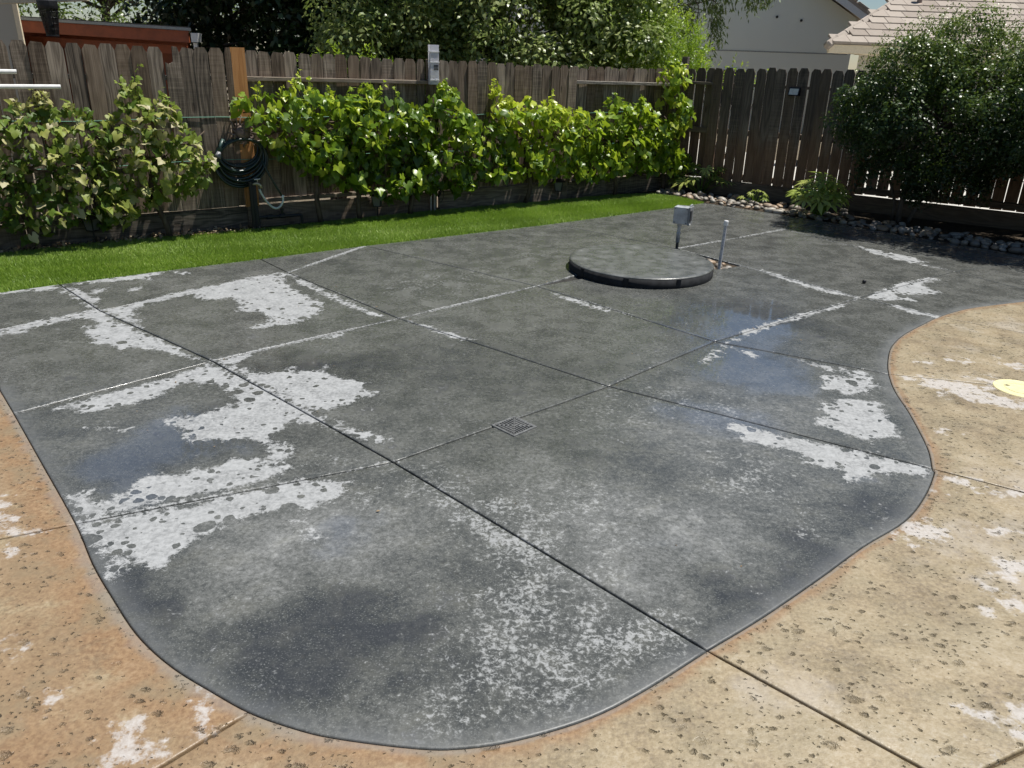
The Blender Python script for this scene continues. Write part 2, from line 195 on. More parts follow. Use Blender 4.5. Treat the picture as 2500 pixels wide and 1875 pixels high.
def simple(name, col, rough=0.5, metal=0.0, var=0.15, scale=30.0, bump=0.1, spec=0.5):
    t = NT(name); p = t.obj(); n = t.noise(p, scale, 5, 0.6)
    c = t.mix(t.ss(n, 0.3, 0.7), tuple(a * (1 - var) for a in col), tuple(min(1, a * (1 + var)) for a in col))
    return t.done(t.bsdf(c, t.lin(n, 0.3, 0.7, max(0.02, rough - 0.08), rough + 0.08), t.bump(n, bump, 0.004), metal, spec))

def mat_grey():
    t = NT('grey_concrete'); p = t.pos(); a = t.attr('fld')
    sep = t.n('ShaderNodeSeparateColor', Color=a.outputs['Color']); Rr, Gg, Bb = sep.outputs[0], sep.outputs[1], sep.outputs[2]
    edg = t.attr('edg').outputs['Fac']; rim = t.attr('rim').outputs['Fac']
    n1 = t.noise(p, 11, 5, 0.62); n2 = t.noise(p, 46, 4, 0.7, 0.5); n3 = t.noise(p, 2.4, 6, 0.66); n4 = t.noise(p, 150, 2, 0.6); n5 = t.noise(p, 6.0, 4, 0.62, 0.3)
    # drying front, with round drip spots left wet inside it
    fr = t.math('ADD', t.math('ADD', Rr, t.math('MULTIPLY', t.math('SUBTRACT', n1, 0.5), 1.0)), t.math('ADD', t.math('MULTIPLY', t.math('SUBTRACT', n2, .5), .5), t.math('MULTIPLY', t.math('SUBTRACT', n4, .5), .3)))
    pw = t.n('ShaderNodeVectorMath', {'operation': 'MULTIPLY_ADD'}); t.set(pw.inputs[0], t.n('ShaderNodeTexNoise', Vector=p, Scale=22.0, Detail=2.0).outputs[1]); pw.inputs[1].default_value = (.034, .034, 0); t.set(pw.inputs[2], p); pw = pw.outputs[0]
    def spots(scale, rmax, keep):
        v = t.vor(pw, scale); c = t.n('ShaderNodeSeparateColor', Color=v.outputs['Color'])
        rad = t.math('MULTIPLY', t.math('SUBTRACT', c.outputs[0], t.math('ADD', keep, t.ss(Rr, .7, 1.15, 0.0, .22))), rmax / (1 - keep))
        return t.ss(t.math('SUBTRACT', rad, v.outputs['Distance']), -0.01, 0.05)
    sp = t.math('MAXIMUM', spots(10.0, 0.46, 0.45), spots(24.0, 0.55, 0.36))
    fr = t.math('SUBTRACT', fr, t.math('MULTIPLY', sp, 0.95))
    dry = t.math('MULTIPLY', t.ss(fr, 0.43, 0.60), t.lin(t.math('ADD', n2, t.math('MULTIPLY', n5, .6)), .5, .85, .62, 1.0))
    # pale strips along joints
    cr = t.ss(t.math('ADD', t.math('MULTIPLY', edg, .84), t.math('MULTIPLY', t.math('SUBTRACT', n2, 0.5), 1.3)), 0.42, 0.62)
    # scattered residue speckles, finer towards the fringe
    sk = t.math('ADD', n2, t.math('MULTIPLY', t.math('SUBTRACT', Gg, 1.0), 0.32))
    sk = t.math('ADD', sk, t.math('ADD', t.math('MULTIPLY', t.math('SUBTRACT', n1, 0.5), 0.36), t.math('MULTIPLY', t.math('SUBTRACT', n5, 0.5), 0.5)))
    sk = t.math('ADD', sk, t.math('MULTIPLY', t.math('SUBTRACT', n4, 0.5), 0.20))
    spk = t.ss(sk, 0.45, 0.64)
    tone = t.math('ADD', t.math('SUBTRACT', Bb, 0.5), t.math('MULTIPLY', t.math('SUBTRACT', n5, 0.5), 0.5))
    tone = t.math('ADD', t.math('MULTIPLY', tone, t.lin(n1, .3, .7, .45, 1.5)), t.math('MULTIPLY', t.math('SUBTRACT', n3, 0.5), 0.6))
    tone = t.math('ADD', t.math('ADD', tone, .5), t.math('MULTIPLY', t.math('SUBTRACT', n2, 0.5), 0.95))
    wet = t.ramp(tone, [(0.15, (0.036, 0.039, 0.040)), (0.38, (0.060, 0.063, 0.059)), (0.56, (0.098, 0.101, 0.094)), (0.72, (0.15, 0.153, 0.147)), (0.95, (0.24, 0.244, 0.238))])
    wet = t.mix(t.math('MULTIPLY', t.ss(n5, 0.5, 0.75), 0.3), wet, (0.098, 0.097, 0.074))
    wet = t.mix(t.math('MULTIPLY', t.ss(n4, 0.55, 0.7), 0.35), wet, (0.32, 0.33, 0.325)); dk = t.ss(t.math('ADD', t.math('SUBTRACT', .5, Bb), t.math('ADD', t.math('MULTIPLY', t.math('SUBTRACT', n5, .5), 1.1), t.math('ADD', t.math('MULTIPLY', t.math('SUBTRACT', n1, .5), .7), t.math('MULTIPLY', t.math('SUBTRACT', n2, .5), .7)))), .15, .26); wet = t.mix(t.math('MULTIPLY', dk, t.lin(n3, .35, .65, .25, .72)), wet, t.mix(n2, (.024, .026, .030), (.055, .058, .062))); film = a.outputs['Alpha']; film = t.ss(t.math('ADD', film, t.math('MULTIPLY', t.math('SUBTRACT', n5, .5), .9)), .35, .75); wet = t.mix(t.math('MULTIPLY', film, .25), wet, (.10, .105, .115))
    pit = t.vor(pw, 18); pc = t.n('ShaderNodeSeparateColor', Color=pit.outputs['Color'])
    pt = t.math('MULTIPLY', t.ss(pit.outputs['Distance'], 0.08, 0.2, 1.0, 0.0), t.ss(pc.outputs[0], 0.8, 0.82))
    drc = t.mix(t.ss(n1, 0.3, 0.7), (0.20, 0.206, 0.21), (0.30, 0.308, 0.312)); drc = t.mix(t.math('MULTIPLY', t.ss(n2, 0.35, 0.7), 0.6), drc, (0.385, 0.393, 0.397))
    wet = t.mix(t.math('MULTIPLY', rim, t.lin(n1, .35, .65, .2, .7)), wet, (0.10, 0.106, 0.110))
    m = t.math('MAXIMUM', dry, t.math('MULTIPLY', cr, 0.85))
    rk = t.math('SUBTRACT', 1.0, t.math('MULTIPLY', rim, 0.8))
    col = t.mix(t.math('MULTIPLY', spk, t.math('MULTIPLY', rk, 0.68)), wet, (0.34, 0.35, 0.355))
    col = t.mix(m, col, drc)
    col = t.mix(t.math('MULTIPLY', pt, 0.55), col, (0.055, 0.055, 0.053))
    mm = t.math('MAXIMUM', m, t.math('MULTIPLY', spk, 0.5))
    rg = t.fmix(t.math('MAXIMUM', mm, t.math('MULTIPLY', rim, .45)), t.lin(t.math('ADD', n5, t.math('MULTIPLY', n2, 0.4)), 0.5, .95, 0.12, 0.42), 0.75)
    h = t.math('ADD', t.math('MULTIPLY', n4, 0.22), t.math('ADD', t.math('MULTIPLY', n2, 0.35), t.math('MULTIPLY', n5, 0.8)))
    h = t.math('SUBTRACT', h, t.math('MULTIPLY', pt, 1.2))
    fm = t.math('MULTIPLY', film, t.math('SUBTRACT', 1.0, mm))
    return t.done(t.bsdf(col, rg, t.bump(h, 0.2, 0.006), spec=0.5, Coat_Weight=fm, Coat_Roughness=.04, Coat_IOR=2.4))
def mat_tan():
    t = NT('tan_concrete'); p = t.pos(); a = t.attr('fld')
    sep = t.n('ShaderNodeSeparateColor', Color=a.outputs['Color']); Rr, Gg = sep.outputs[0], sep.outputs[1]
    n1 = t.noise(p, 12, 5, 0.65); n2 = t.noise(p, 2.8, 6, 0.65, 0.3); n3 = t.noise(p, 60, 4, 0.65); n4 = t.noise(p, 4.5, 5, 0.62)
    col = t.ramp(t.math('ADD', n2, t.math('MULTIPLY', t.math('SUBTRACT', n3, 0.5), 0.8)), [(0.22, (0.13, 0.10, 0.064)), (0.40, (0.215, 0.168, 0.105)), (0.56, (0.30, 0.24, 0.15)), (0.76, (0.365, 0.31, 0.225))])
    og = t.math('MULTIPLY', t.ss(t.math('ADD', Gg, t.math('MULTIPLY', t.math('SUBTRACT', n4, 0.5), 1.8)), 0.3, 0.85), 0.85)
    col = t.mix(og, col, t.mix(t.ss(n3, .3, .7), (0.195, 0.10, 0.048), (0.29, 0.17, 0.085)))
    # stamped pits in loose clusters
    pw = t.n('ShaderNodeVectorMath', {'operation': 'MULTIPLY_ADD'}); t.set(pw.inputs[0], t.n('ShaderNodeTexNoise', Vector=p, Scale=60.0, Detail=3.0, Roughness=.7).outputs[1]); pw.inputs[1].default_value = (.03, .03, 0); t.set(pw.inputs[2], p); pw = pw.outputs[0]
    clus = t.ss(n4, .36, .66)
    def pits(scale, keep, r0, r1):
        v = t.vor(t.scale(pw, (0.85, 1.35, 1)), scale); c = t.n('ShaderNodeSeparateColor', Color=v.outputs['Color'])
        k = t.ss(t.math('ADD', c.outputs[0], t.math('MULTIPLY', t.math('SUBTRACT', clus, 0.5), .7)), keep, keep + 0.04)
        r = t.math('MULTIPLY_ADD', t.math('POWER', c.outputs[1], 2.2), r1 - r0, r0)
        return t.math('MULTIPLY', k, t.ss(t.math('DIVIDE', v.outputs['Distance'], r), 0.1, 1.0, 1.0, 0.0))
    pt = t.math('MAXIMUM', pits(17.0, 0.50, 0.10, 0.50), t.math('MAXIMUM', pits(33.0, 0.42, 0.12, 0.48), pits(62.0, 0.6, 0.16, 0.4)))
    col = t.mix(t.math('MULTIPLY', clus, t.lin(Gg, 0, 1, .3, .6)), col, (0.20, 0.18, 0.12)); hz = t.math('MULTIPLY', t.ss(t.math('ADD', t.noise(p, 1.7, 5, .7), t.math('MULTIPLY', Gg, -.35)), .5, .68), .45); col = t.mix(hz, col, (0.40, 0.36, 0.31))
    wh = t.math('MULTIPLY', t.ss(t.math('ADD', Rr, t.math('MULTIPLY', t.math('SUBTRACT', n1, 0.5), 2.0)), 0.42, 0.66), t.lin(n3, .3, .7, .6, 1.0))
    wh = t.math('MULTIPLY', wh, t.math('SUBTRACT', 1.0, t.math('MULTIPLY', pt, 0.85)))
    col = t.mix(t.math('MULTIPLY', pt, 0.5), col, (0.115, 0.092, 0.058))
    col = t.mix(wh, col, t.mix(n3, (0.36, 0.338, 0.32), (0.47, 0.445, 0.425)))
    grey = t.ss(Gg, 0.86, 0.99); col = t.mix(t.math('MULTIPLY', grey, 0.45), col, (0.21, 0.205, 0.19))
    h = t.math('SUBTRACT', t.math('ADD', t.math('MULTIPLY', n3, 0.25), t.math('MULTIPLY', n1, 0.5)), t.math('MULTIPLY', pt, 2.6))
    h = t.math('ADD', h, t.math('MULTIPLY', n4, 1.2))
    return t.done(t.bsdf(col, t.fmix(wh, t.lin(n1, 0.3, 0.7, 0.34, 0.6), 0.75), t.bump(h, 0.8, 0.007)))
def mat_wood(name, dark, mid, lite, stain=None, rough=0.8, flat=False):
    t = NT(name); r = t.rnd(); o = t.obj()
    if flat:
        q_ = t.n('ShaderNodeSeparateXYZ', Vector=o); o = t.n('ShaderNodeCombineXYZ', X=q_.outputs[2], Y=q_.outputs[1], Z=q_.outputs[0]).outputs[0]
    off = t.n('ShaderNodeCombineXYZ', X=t.math('MULTIPLY', r, 7.0), Y=t.math('MULTIPLY', r, 3.0), Z=t.math('MULTIPLY', r, 23.0))
    v = t.n('ShaderNodeVectorMath', {'operation': 'ADD'}); t.set(v.inputs[0], o); t.set(v.inputs[1], off); v = v.outputs[0]
    warp = t.noise(t.scale(v, (5, 5, 1.1)), 1.0, 3, 0.5)
    cx = t.n('ShaderNodeSeparateXYZ', Vector=v)
    # cathedral grain: rings from a warped radial field
    ring = t.math('SINE', t.math('MULTIPLY', t.math('ADD', t.math('MULTIPLY', warp, 1.0), t.math('MULTIPLY', t.math('ABSOLUTE', t.math('SUBTRACT', t.n('ShaderNodeSeparateXYZ', Vector=o).outputs[0], 0.02)), 1.5)), 62.0))
    fine = t.noise(t.scale(v, (130, 40, 3.5)), 1.0, 4, 0.6)
    blot = t.noise(t.scale(v, (9, 9, 2.2)), 1.0, 5, 0.6)
    saw = t.noise(t.scale(v, (2.5, 2, 95)), 1.0, 2, 0.5)
    g = t.math('ADD', t.math('MULTIPLY', fine, 0.55), t.math('MULTIPLY', t.lin(ring, -1, 1), 0.16))
    g = t.math('ADD', g, t.math('MULTIPLY', blot, 0.35))
    g = t.math('ADD', g, t.math('MULTIPLY', t.math('MULTIPLY', t.math('SUBTRACT', saw, 0.5), t.ss(t.math('FRACT', t.math('MULTIPLY', r, 37.0)), 0.55, 0.75)), 0.32))
    g = t.math('ADD', g, t.math('MULTIPLY', t.math('SUBTRACT', t.math('FRACT', t.math('MULTIPLY', r, 13.7)), 0.5), 0.22))
    kv = t.vor(t.scale(v, (7, 1, 3.2)), 1.0); kn = t.ss(kv.outputs['Distance'], 0.06, 0.14, 1.0, 0.0)
    col = t.ramp(g, [(0.30, dark), (0.52, mid), (0.78, lite)])
    col = t.mix(t.math('MULTIPLY', t.ss(t.math('FRACT', t.math('MULTIPLY', r, 91.3)), 0.35, 0.9), 0.6), col, t.mix(g, (0.055, 0.036, 0.022), (0.24, 0.165, 0.105)))
    col = t.mix(t.math('MULTIPLY', kn, 0.6), col, (0.045, 0.03, 0.02))
    if stain:
        pz = t.n('ShaderNodeSeparateXYZ', Vector=t.pos()).outputs[2]
        q = t.math('ADD', pz, t.math('MULTIPLY', t.math('SUBTRACT', blot, 0.5), 0.5))
        col = t.mix(t.ss(q, 0.55, 1.0, 0.75, 0.0), col, t.mix(g, (0.07, 0.035, 0.02), stain))
        col = t.mix(t.ss(q, 0.9, 1.2, 0.0, 0.45), col, (0.05, 0.043, 0.038))
    h = t.math('ADD', t.math('MULTIPLY', fine, 0.8), t.math('MULTIPLY', ring, 0.12)); h = t.math('SUBTRACT', h, kn); h = t.math('ADD', h, t.math('MULTIPLY', saw, 0.2))
    return t.done(t.bsdf(col, rough, t.bump(h, 0.45, 0.004), spec=0.3))
def mat_leaf(name, stops, trans=0.35, rough=0.38, spec=0.5, tcol=(0.30, 0.42, 0.03), rnd=True):
    t = NT(name); p = t.pos(); a = t.attr('tint').outputs['Fac']
    n = t.noise(p, 9, 3, 0.6); f = t.math('ADD', a, t.math('MULTIPLY', t.math('SUBTRACT', n, 0.5), 0.35))
    if rnd: f = t.math('ADD', f, t.math('MULTIPLY', t.math('SUBTRACT', t.rnd(), 0.0), 1.0))
    col = t.ramp(f, stops)
    b = t.bsdf(col, rough, None, 0.0, spec); tr = t.n('ShaderNodeBsdfTranslucent', Color=t.mix(0.5, col, tcol))
    mx = t.n('ShaderNodeMixShader', _0=trans); t.set(mx.inputs[1], b); t.set(mx.inputs[2], tr)
    return t.done(mx)
def mat_bark(name, c0, c1):
    t = NT(name); p = t.pos(); n = t.noise(t.scale(p, (30, 30, 7)), 1.0, 5, 0.65)
    return t.done(t.bsdf(t.ramp(n, [(0.3, c0), (0.7, c1)]), 0.85, t.bump(n, 0.7, 0.01), spec=0.2))
def mat_stone():
    t = NT('river_stone'); r = t.rnd(); p = t.obj(); n = t.noise(p, 3.0, 6, 0.65); n2 = t.noise(p, 18, 4, 0.6)
    c = t.ramp(t.math('FRACT', t.math('MULTIPLY', r, 17.3)), [(0.0, (0.27, 0.235, 0.19)), (0.22, (0.14, 0.125, 0.11)), (0.4, (0.34, 0.29, 0.225)), (0.55, (0.085, 0.08, 0.076)), (0.7, (0.33, 0.20, 0.10)), (0.85, (0.19, 0.18, 0.17)), (1.0, (0.38, 0.35, 0.30))])
    c = t.mix(t.math('MULTIPLY', t.ss(n, 0.4, 0.7), 0.5), c, (0.15, 0.12, 0.09)); c = t.mix(t.math('MULTIPLY', n2, 0.25), c, (0.5, 0.46, 0.4))
    return t.done(t.bsdf(c, 0.5, t.bump(n2, 0.15, 0.01)))
def mat_soil(name='soil', c0=(0.028, 0.021, 0.015), c1=(0.11, 0.085, 0.06)):
    t = NT(name); p = t.pos(); n = t.noise(p, 25, 8, 0.7); n2 = t.noise(p, 3, 5, 0.6)
    return t.done(t.bsdf(t.ramp(t.math('ADD', t.math('MULTIPLY', n, 0.7), t.math('MULTIPLY', n2, 0.3)), [(0.3, c0), (0.7, c1)]), 0.95, t.bump(n, 0.9, 0.03), spec=0.15))
def mat_stucco(name, col):
    t = NT(name); p = t.pos(); n = t.noise(p, 90, 4, 0.6); n2 = t.noise(p, 1.2, 6, 0.6)
    c = t.mix(t.math('MULTIPLY', n2, 0.35), col, tuple(a * 0.78 for a in col))
    return t.done(t.bsdf(c, 0.9, t.bump(n, 0.35, 0.01), spec=0.2))
M_GREY = mat_grey(); M_TAN = mat_tan()
M_WOOD = mat_wood('weathered_fence_wood', (0.042, 0.033, 0.025), (0.165, 0.132, 0.10), (0.38, 0.315, 0.245))
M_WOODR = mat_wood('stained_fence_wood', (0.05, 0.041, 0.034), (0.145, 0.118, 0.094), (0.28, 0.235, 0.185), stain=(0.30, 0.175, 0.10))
M_NEWWOOD = mat_wood('new_cedar', (0.46, 0.19, 0.05), (0.62, 0.28, 0.085), (0.70, 0.36, 0.14))
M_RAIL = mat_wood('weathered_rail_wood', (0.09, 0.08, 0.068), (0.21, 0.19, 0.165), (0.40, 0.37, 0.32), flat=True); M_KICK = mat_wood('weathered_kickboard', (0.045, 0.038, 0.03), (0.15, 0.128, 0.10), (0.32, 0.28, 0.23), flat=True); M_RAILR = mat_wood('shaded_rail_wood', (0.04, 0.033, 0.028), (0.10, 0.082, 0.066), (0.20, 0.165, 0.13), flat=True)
M_REDWOOD = simple('stained_redwood', (0.30, 0.075, 0.03), 0.5, 0, .25, 6)
M_SOIL = mat_soil(); M_GROUND = mat_soil('dry_ground', (0.10, 0.08, 0.055), (0.24, 0.20, 0.15)); M_BED = mat_soil('joint_dirt', (0.02, 0.02, 0.019), (0.07, 0.068, 0.062)); M_TBED = mat_soil('tan_joint_dirt', (0.07, 0.05, 0.03), (0.17, 0.13, 0.08))
M_STONE = mat_stone()

# ------------------------------------------------------------------ ground, patio
def inpoly(P, poly):
    P = np.asarray(P, float); x, y = P[:, 0], P[:, 1]; ins = np.zeros(len(P), bool); n = len(poly)
    for i in range(n):
        x0, y0 = poly[i]; x1, y1 = poly[(i + 1) % n]
        if y0 == y1: continue
        c = ((y0 > y) != (y1 > y)) & (x < (x1 - x0) * (y - y0) / (y1 - y0) + x0); ins ^= c
    return ins
def seglist(poly, closed=True):
    p = np.array(poly, float); q = np.roll(p, -1, 0); return (p, q) if closed else (p[:-1], q[:-1])
def distseg(P, A, B):
    P = np.asarray(P, float); d = np.full(len(P), 1e9)
    for a, b in zip(A, B):
        ab = b - a; L = (ab @ ab) + 1e-12; t = np.clip(((P - a) @ ab) / L, 0, 1); d = np.minimum(d, np.hypot(*((P - a) - t[:, None] * ab).T))
    return d
def sdf_union(P, polys):
    best = np.full(len(P), -1.0)
    for pl in polys:
        xs = [q[0] for q in pl]; ys = [q[1] for q in pl]
        m = (P[:, 0] > min(xs) - .3) & (P[:, 0] < max(xs) + .3) & (P[:, 1] > min(ys) - .3) & (P[:, 1] < max(ys) + .3)
        if not m.any(): continue
        Q = P[m]; d = distseg(Q, *seglist(pl)); s = np.where(inpoly(Q, pl), d, -d); best[m] = np.maximum(best[m], s)
    return best
def blobs(P, L):
    v = np.zeros(len(P))
    for x, y, r, s in L:
        v = 1 - (1 - v) * (1 - s * np.exp(-((P[:, 0] - x) ** 2 + (P[:, 1] - y) ** 2) / (r * r)))
    return v
def catmull(pts, k=5):
    p = [np.array(q, float) for q in pts]; out = []; idx = []
    for i in range(len(p) - 1):
        p0 = p[i - 1] if i else 2 * p[0] - p[1]; p1, p2 = p[i], p[i + 1]; p3 = p[i + 2] if i + 2 < len(p) else 2 * p[-1] - p[-2]
        idx.append(len(out))
        for j in range(k):
            t = j / k; out.append(tuple(0.5 * ((2 * p1) + (p2 - p0) * t + (2 * p0 - 5 * p1 + 4 * p2 - p3) * t * t + (3 * p1 - p0 - 3 * p2 + p3) * t ** 3)))
    idx.append(len(out)); out.append(tuple(p[-1])); return out, idx
CLS, CLI = catmull(CL); CRS, CRI = catmull(CR)
def cl(a, b): s = CLS[CLI[min(a, b)]:CLI[max(a, b)] + 1]; return s if a < b else s[::-1]
def cr(a, b): s = CRS[CRI[min(a, b)]:CRI[max(a, b)] + 1]; return s if a < b else s[::-1]
g = GP
LE, B3E = (-4.2, 5.42), (-3.53, 4.69); B2F, B1F, A5E, FE = (3.83, 9.69), (5.49, 8.0), (4.68, 6.52), (6.25, 7.21)
GREY = [
 [LE, g['L0'], g['a1L'], g['a13'], B3E], [g['a1L'], g['a2L'], g['a23'], g['a13']], [g['a2L'], g['a3L'], g['a23']],
 [B3E, g['a13'], g['a12'], *cl(1, 0)], [g['a13'], g['a23'], g['a22'], g['a12']], [g['a23'], g['a3L'], g['a32'], g['a22']],
 [g['a3L'], g['a4L'], g['a42'], g['a32']], [g['a4L'], g['a5L'], g['a52'], g['a42']], [g['a5L'], g['co'], g['f1'], B2F, g['a52']],
 [*cl(3, 1), g['a12'], g['a11']], [g['a12'], g['a22'], g['a21'], g['a11']], [g['a22'], g['a32'], g['a31'], g['a21']],
 [g['a32'], (1.35, 7.15), (1.888, 7.107), (2.143, 7.264), g['a41'], g['a31']], [g['a42'], g['a52'], g['a51'], g['a41']], [g['a52'], B2F, g['f2'], g['f3'], B1F, g['a51']],
 [g['a11'], *cl(17, 3)], [g['a11'], g['a21'], *cr(7, 0)], [g['a21'], g['a31'], *cr(11, 7)], [g['a31'], g['a41'], *cr(16, 11)],
 [g['a41'], g['a51'], A5E, *cr(18, 16)], [g['a51'], B1F, FE, A5E]]
J48, J58 = (1.228, 1.518), (3.355, 2.503)
TAN = [
 [*cl(0, 1), (-5, 1.66), (-6.2, 3.8), LE, B3E], [*cl(1, 3), (-5, 0.93), (-5, 1.66)], [*cl(3, 9), (-3.3, -1.16), (-5, -1.2), (-5, 0.93)],
 [*cl(9, 17), J48, (4.3, -1.2), (-3.3, -1.16)], [*cr(0, 7), J58, J48], [J48, J58, (6, 0.85), (6, -1.2), (4.3, -1.2)],
 [*cr(7, 11), (6, 3.81), (6, 0.85), J58], [*cr(11, 16), (6, 3.86), (6, 3.81)], [*cr(16, 18), A5E, FE, (7.5, 5.0), (6, 3.86)]]
# joints edged with pale strips: (points, weight)
PALE_EDGES = [([B3E, g['a13'], g['a23'], g['a3L']], 1.0), ([g['a12'], g['a22'], g['a32'], g['a42'], g['a52']], 0.95), ([CL[1], g['a12']], 0.75), ([CL[3], g['a11']], 0.9), ([g['a11'], g['a21']], 0.45), ([g['a21'], g['a31'], g['a41']], 0.55),
 ([LE, g['a1L'], g['a2L']], 0.6), ([g['a12'], g['a11']], 0.5), ([g['a22'], g['a23']], 0.6), ([g['a32'], g['a31']], 0.75), ([g['a42'], g['a41']], 0.8), ([g['a31'], CR[11]], 0.5), ([g['a41'], CR[16]], 0.6), ([g['a52'], g['a51']], 0.7), ([g['a22'], g['a21']], 0.3), ([g['a3L'], g['a32']], 0.45), ([g['a4L'], g['a42']], 0.4), ([g['a5L'], g['a52']], 0.45)]
CURVE = CLS + CRS[1:]
def area(p): return 0.5 * sum(p[i][0] * p[(i + 1) % len(p)][1] - p[(i + 1) % len(p)][0] * p[i][1] for i in range(len(p)))
def dens(poly, step):
    o = []
    for i in range(len(poly)):
        a = np.array(poly[i], float); b = np.array(poly[(i + 1) % len(poly)], float); k = max(1, int(np.hypot(*(b - a)) / step))
        if np.hypot(*(b - a)) < 1e-4: continue
        o += [tuple(a + (b - a) * j / k) for j in range(k)]
    return o
def inset(poly, d):
    p = np.array(poly); a = np.roll(p, 1, 0); b = np.roll(p, -1, 0)
    e0 = p - a; e1 = b - p; e0 /= np.linalg.norm(e0, axis=1)[:, None]; e1 /= np.linalg.norm(e1, axis=1)[:, None]
    n0 = np.stack([-e0[:, 1], e0[:, 0]], 1); n1 = np.stack([-e1[:, 1], e1[:, 0]], 1); m = n0 + n1
    m /= np.maximum((m * m).sum(1) / 2, 0.35)[:, None]
    return p + m * d
def panel(poly, mat, parent, step, isgrey, gap=0.0045):
    if area(poly) < 0: poly = poly[::-1]
    P = dens(poly, step)
    rings = [(gap, -0.024), (gap, -0.006), (gap + 0.0015, -0.0025), (gap + 0.004, -0.0006), (gap + 0.009, 0.0)]
    onc = distseg(np.array(P), *seglist(CURVE, False)) < 0.012; gm = np.where(onc, gap * .35, gap)
    R_ = [inset(P, (gm + d_ - gap)[:, None]) for d_, _ in rings]; n = len(P)
    inner = R_[-1]
    lo, hi = inner.min(0), inner.max(0)
    xs = np.arange(lo[0], hi[0], step); ys = np.arange(lo[1], hi[1], step)
    gx, gy = np.meshgrid(xs, ys); Q = np.stack([gx.ravel(), gy.ravel()], 1) + rng.uniform(-.2, .2, (gx.size, 2)) * step
    Q = Q[inpoly(Q, [tuple(q) for q in inner])]
    if len(Q): Q = Q[distseg(Q, *seglist(inner)) > step * 0.5]
    pts = [Vector(q) for q in inner] + [Vector(q) for q in Q]
    vo, eo, fo, ov, oe, of = delaunay_2d_cdt(pts, [(i, (i + 1) % n) for i in range(n)], [], 1, 1e-6)
    tops = np.array([tuple(v) for v in vo]); src = [o_[0] if o_ else -1 for o_ in ov]
    V = [(x, y, 0.0) for x, y in tops]; loop = {}
    for i, s_ in enumerate(src):
        for q in ov[i]:
            if q < n: loop[q] = i
    F = [tuple(f) for f in fo]
    ids = [loop[i] for i in range(n)]
    prev = ids
    for (d_, z), ring in list(zip(rings, R_))[-2::-1]:
        b = len(V); V += [(x, y, z) for x, y in ring]; cur = list(range(b, b + n))
        F += [(cur[i], cur[(i + 1) % n], prev[(i + 1) % n], prev[i]) for i in range(n)]; prev = cur
    V = np.array(V); XY = V[:, :2]
    me = bpy.data.meshes.new('panel'); 
    # gentle waviness so that wet sheen is not mirror flat
    V[:, 2] += 0.0016 * np.sin(XY[:, 0] * 3.1 + 1) * np.sin(XY[:, 1] * 2.7) 
    me.from_pydata(V.tolist(), [], F); me.update()
    fld = np.zeros((len(V), 4), np.float32); fld[:, 3] = 1
    if isgrey:
        fld[:, 0] = np.clip(0.5 + sdf_union(XY, DRY) / 0.2, 0, 1.2)
        XW = XY + .09 * np.stack([np.sin(XY[:, 1] * 9.1 + 1.3 * np.sin(XY[:, 0] * 6)) + .6 * np.sin(XY[:, 0] * 17 + XY[:, 1] * 11), np.sin(XY[:, 0] * 8.3 + 1.7 * np.sin(XY[:, 1] * 5)) + .6 * np.sin(XY[:, 1] * 19 - XY[:, 0] * 13)], 1)
        fld[:, 1] = np.clip(0.35 + .72 * blobs(XY, SPK), 0, 1)
        fld[:, 2] = np.clip(0.5 + 0.34 * blobs(XY, LITE) - 0.36 * blobs(XW, DARK), 0, 1)
        fld[:, 3] = blobs(XY, FILM)
        e = np.zeros(len(V))
        for pl, wgt in PALE_EDGES:
            A_, B_ = seglist(pl, False); e = np.maximum(e, wgt * np.clip(1 - distseg(XY, A_, B_) / 0.048, 0, 1))
        e += np.where(V[:, 2] < -0.001, -0.25, 0)
        rim = np.clip(1.25 - distseg(XY, *seglist(CURVE, False)) / 0.07, 0, 1)
        for nm, ar in (('edg', e), ('rim', rim)):
            at = me.attributes.new(nm, 'FLOAT', 'POINT'); at.data.foreach_set('value', ar.astype(np.float32))
    else:
        fld[:, 0] = np.clip(0.5 + sdf_union(XY, TANW) / 0.22, 0, 1.2)
        dc = distseg(XY, *seglist(CURVE, False)); o_ = np.clip(0.8 - dc / 0.22, 0, 1) * 0.7 + np.clip((0.1 - XY[:, 0]) / 1.2, 0, 1) * 0.66 + 0.15 * np.clip((1.9 - XY[:, 1]) / .4, 0, 1)
        fld[:, 1] = np.where(dc < 0.03, 1.0, np.clip(o_, 0, 0.85))
    at = me.attributes.new('fld', 'FLOAT_COLOR', 'POINT'); at.data.foreach_set('color', fld.ravel())
    me.polygons.foreach_set('use_smooth', [True] * len(me.polygons))
    me.materials.append(mat); o = bpy.data.objects.new('panel', me); COL.objects.link(o); o.parent = parent
    return o
def sheet(name, polys, z, mat, kind='structure'):
    b = MB()
    for p in polys:
        if area(p) < 0: p = p[::-1]
        b.add([(x, y, z) for x, y in p], [tuple(range(len(p)))])
    o = b.build(name, mat); tag(o, kind=kind); return o
gb = MB(); gb.add([(-150, -150, -0.07), (150, -150, -0.07), (150, 200, -0.07), (-150, 200, -0.07)], [(0, 1, 2, 3)])
tag(gb.build('ground', M_GROUND), kind='structure')
gp_ = sheet('grey_patio', [[LE, g['a1L'], g['a2L'], g['a3L'], g['a4L'], g['a5L'], g['co'], g['f1'], g['f2'], g['f3'], FE, A5E] + cr(18, 0) + cl(16, 0)], -0.013, M_BED)
for p in GREY: panel(p, M_GREY, gp_, 0.04, True)
tp_ = sheet('tan_patio', [cl(0, 17) + cr(1, 18) + [A5E, FE, (7.5, 5), (6, -1.2), (-5, -1.2), (-6.2, 3.8), LE]], -0.014, M_TBED)
for p in TAN: panel(p, M_TAN, tp_, 0.05, False, 0.0045)

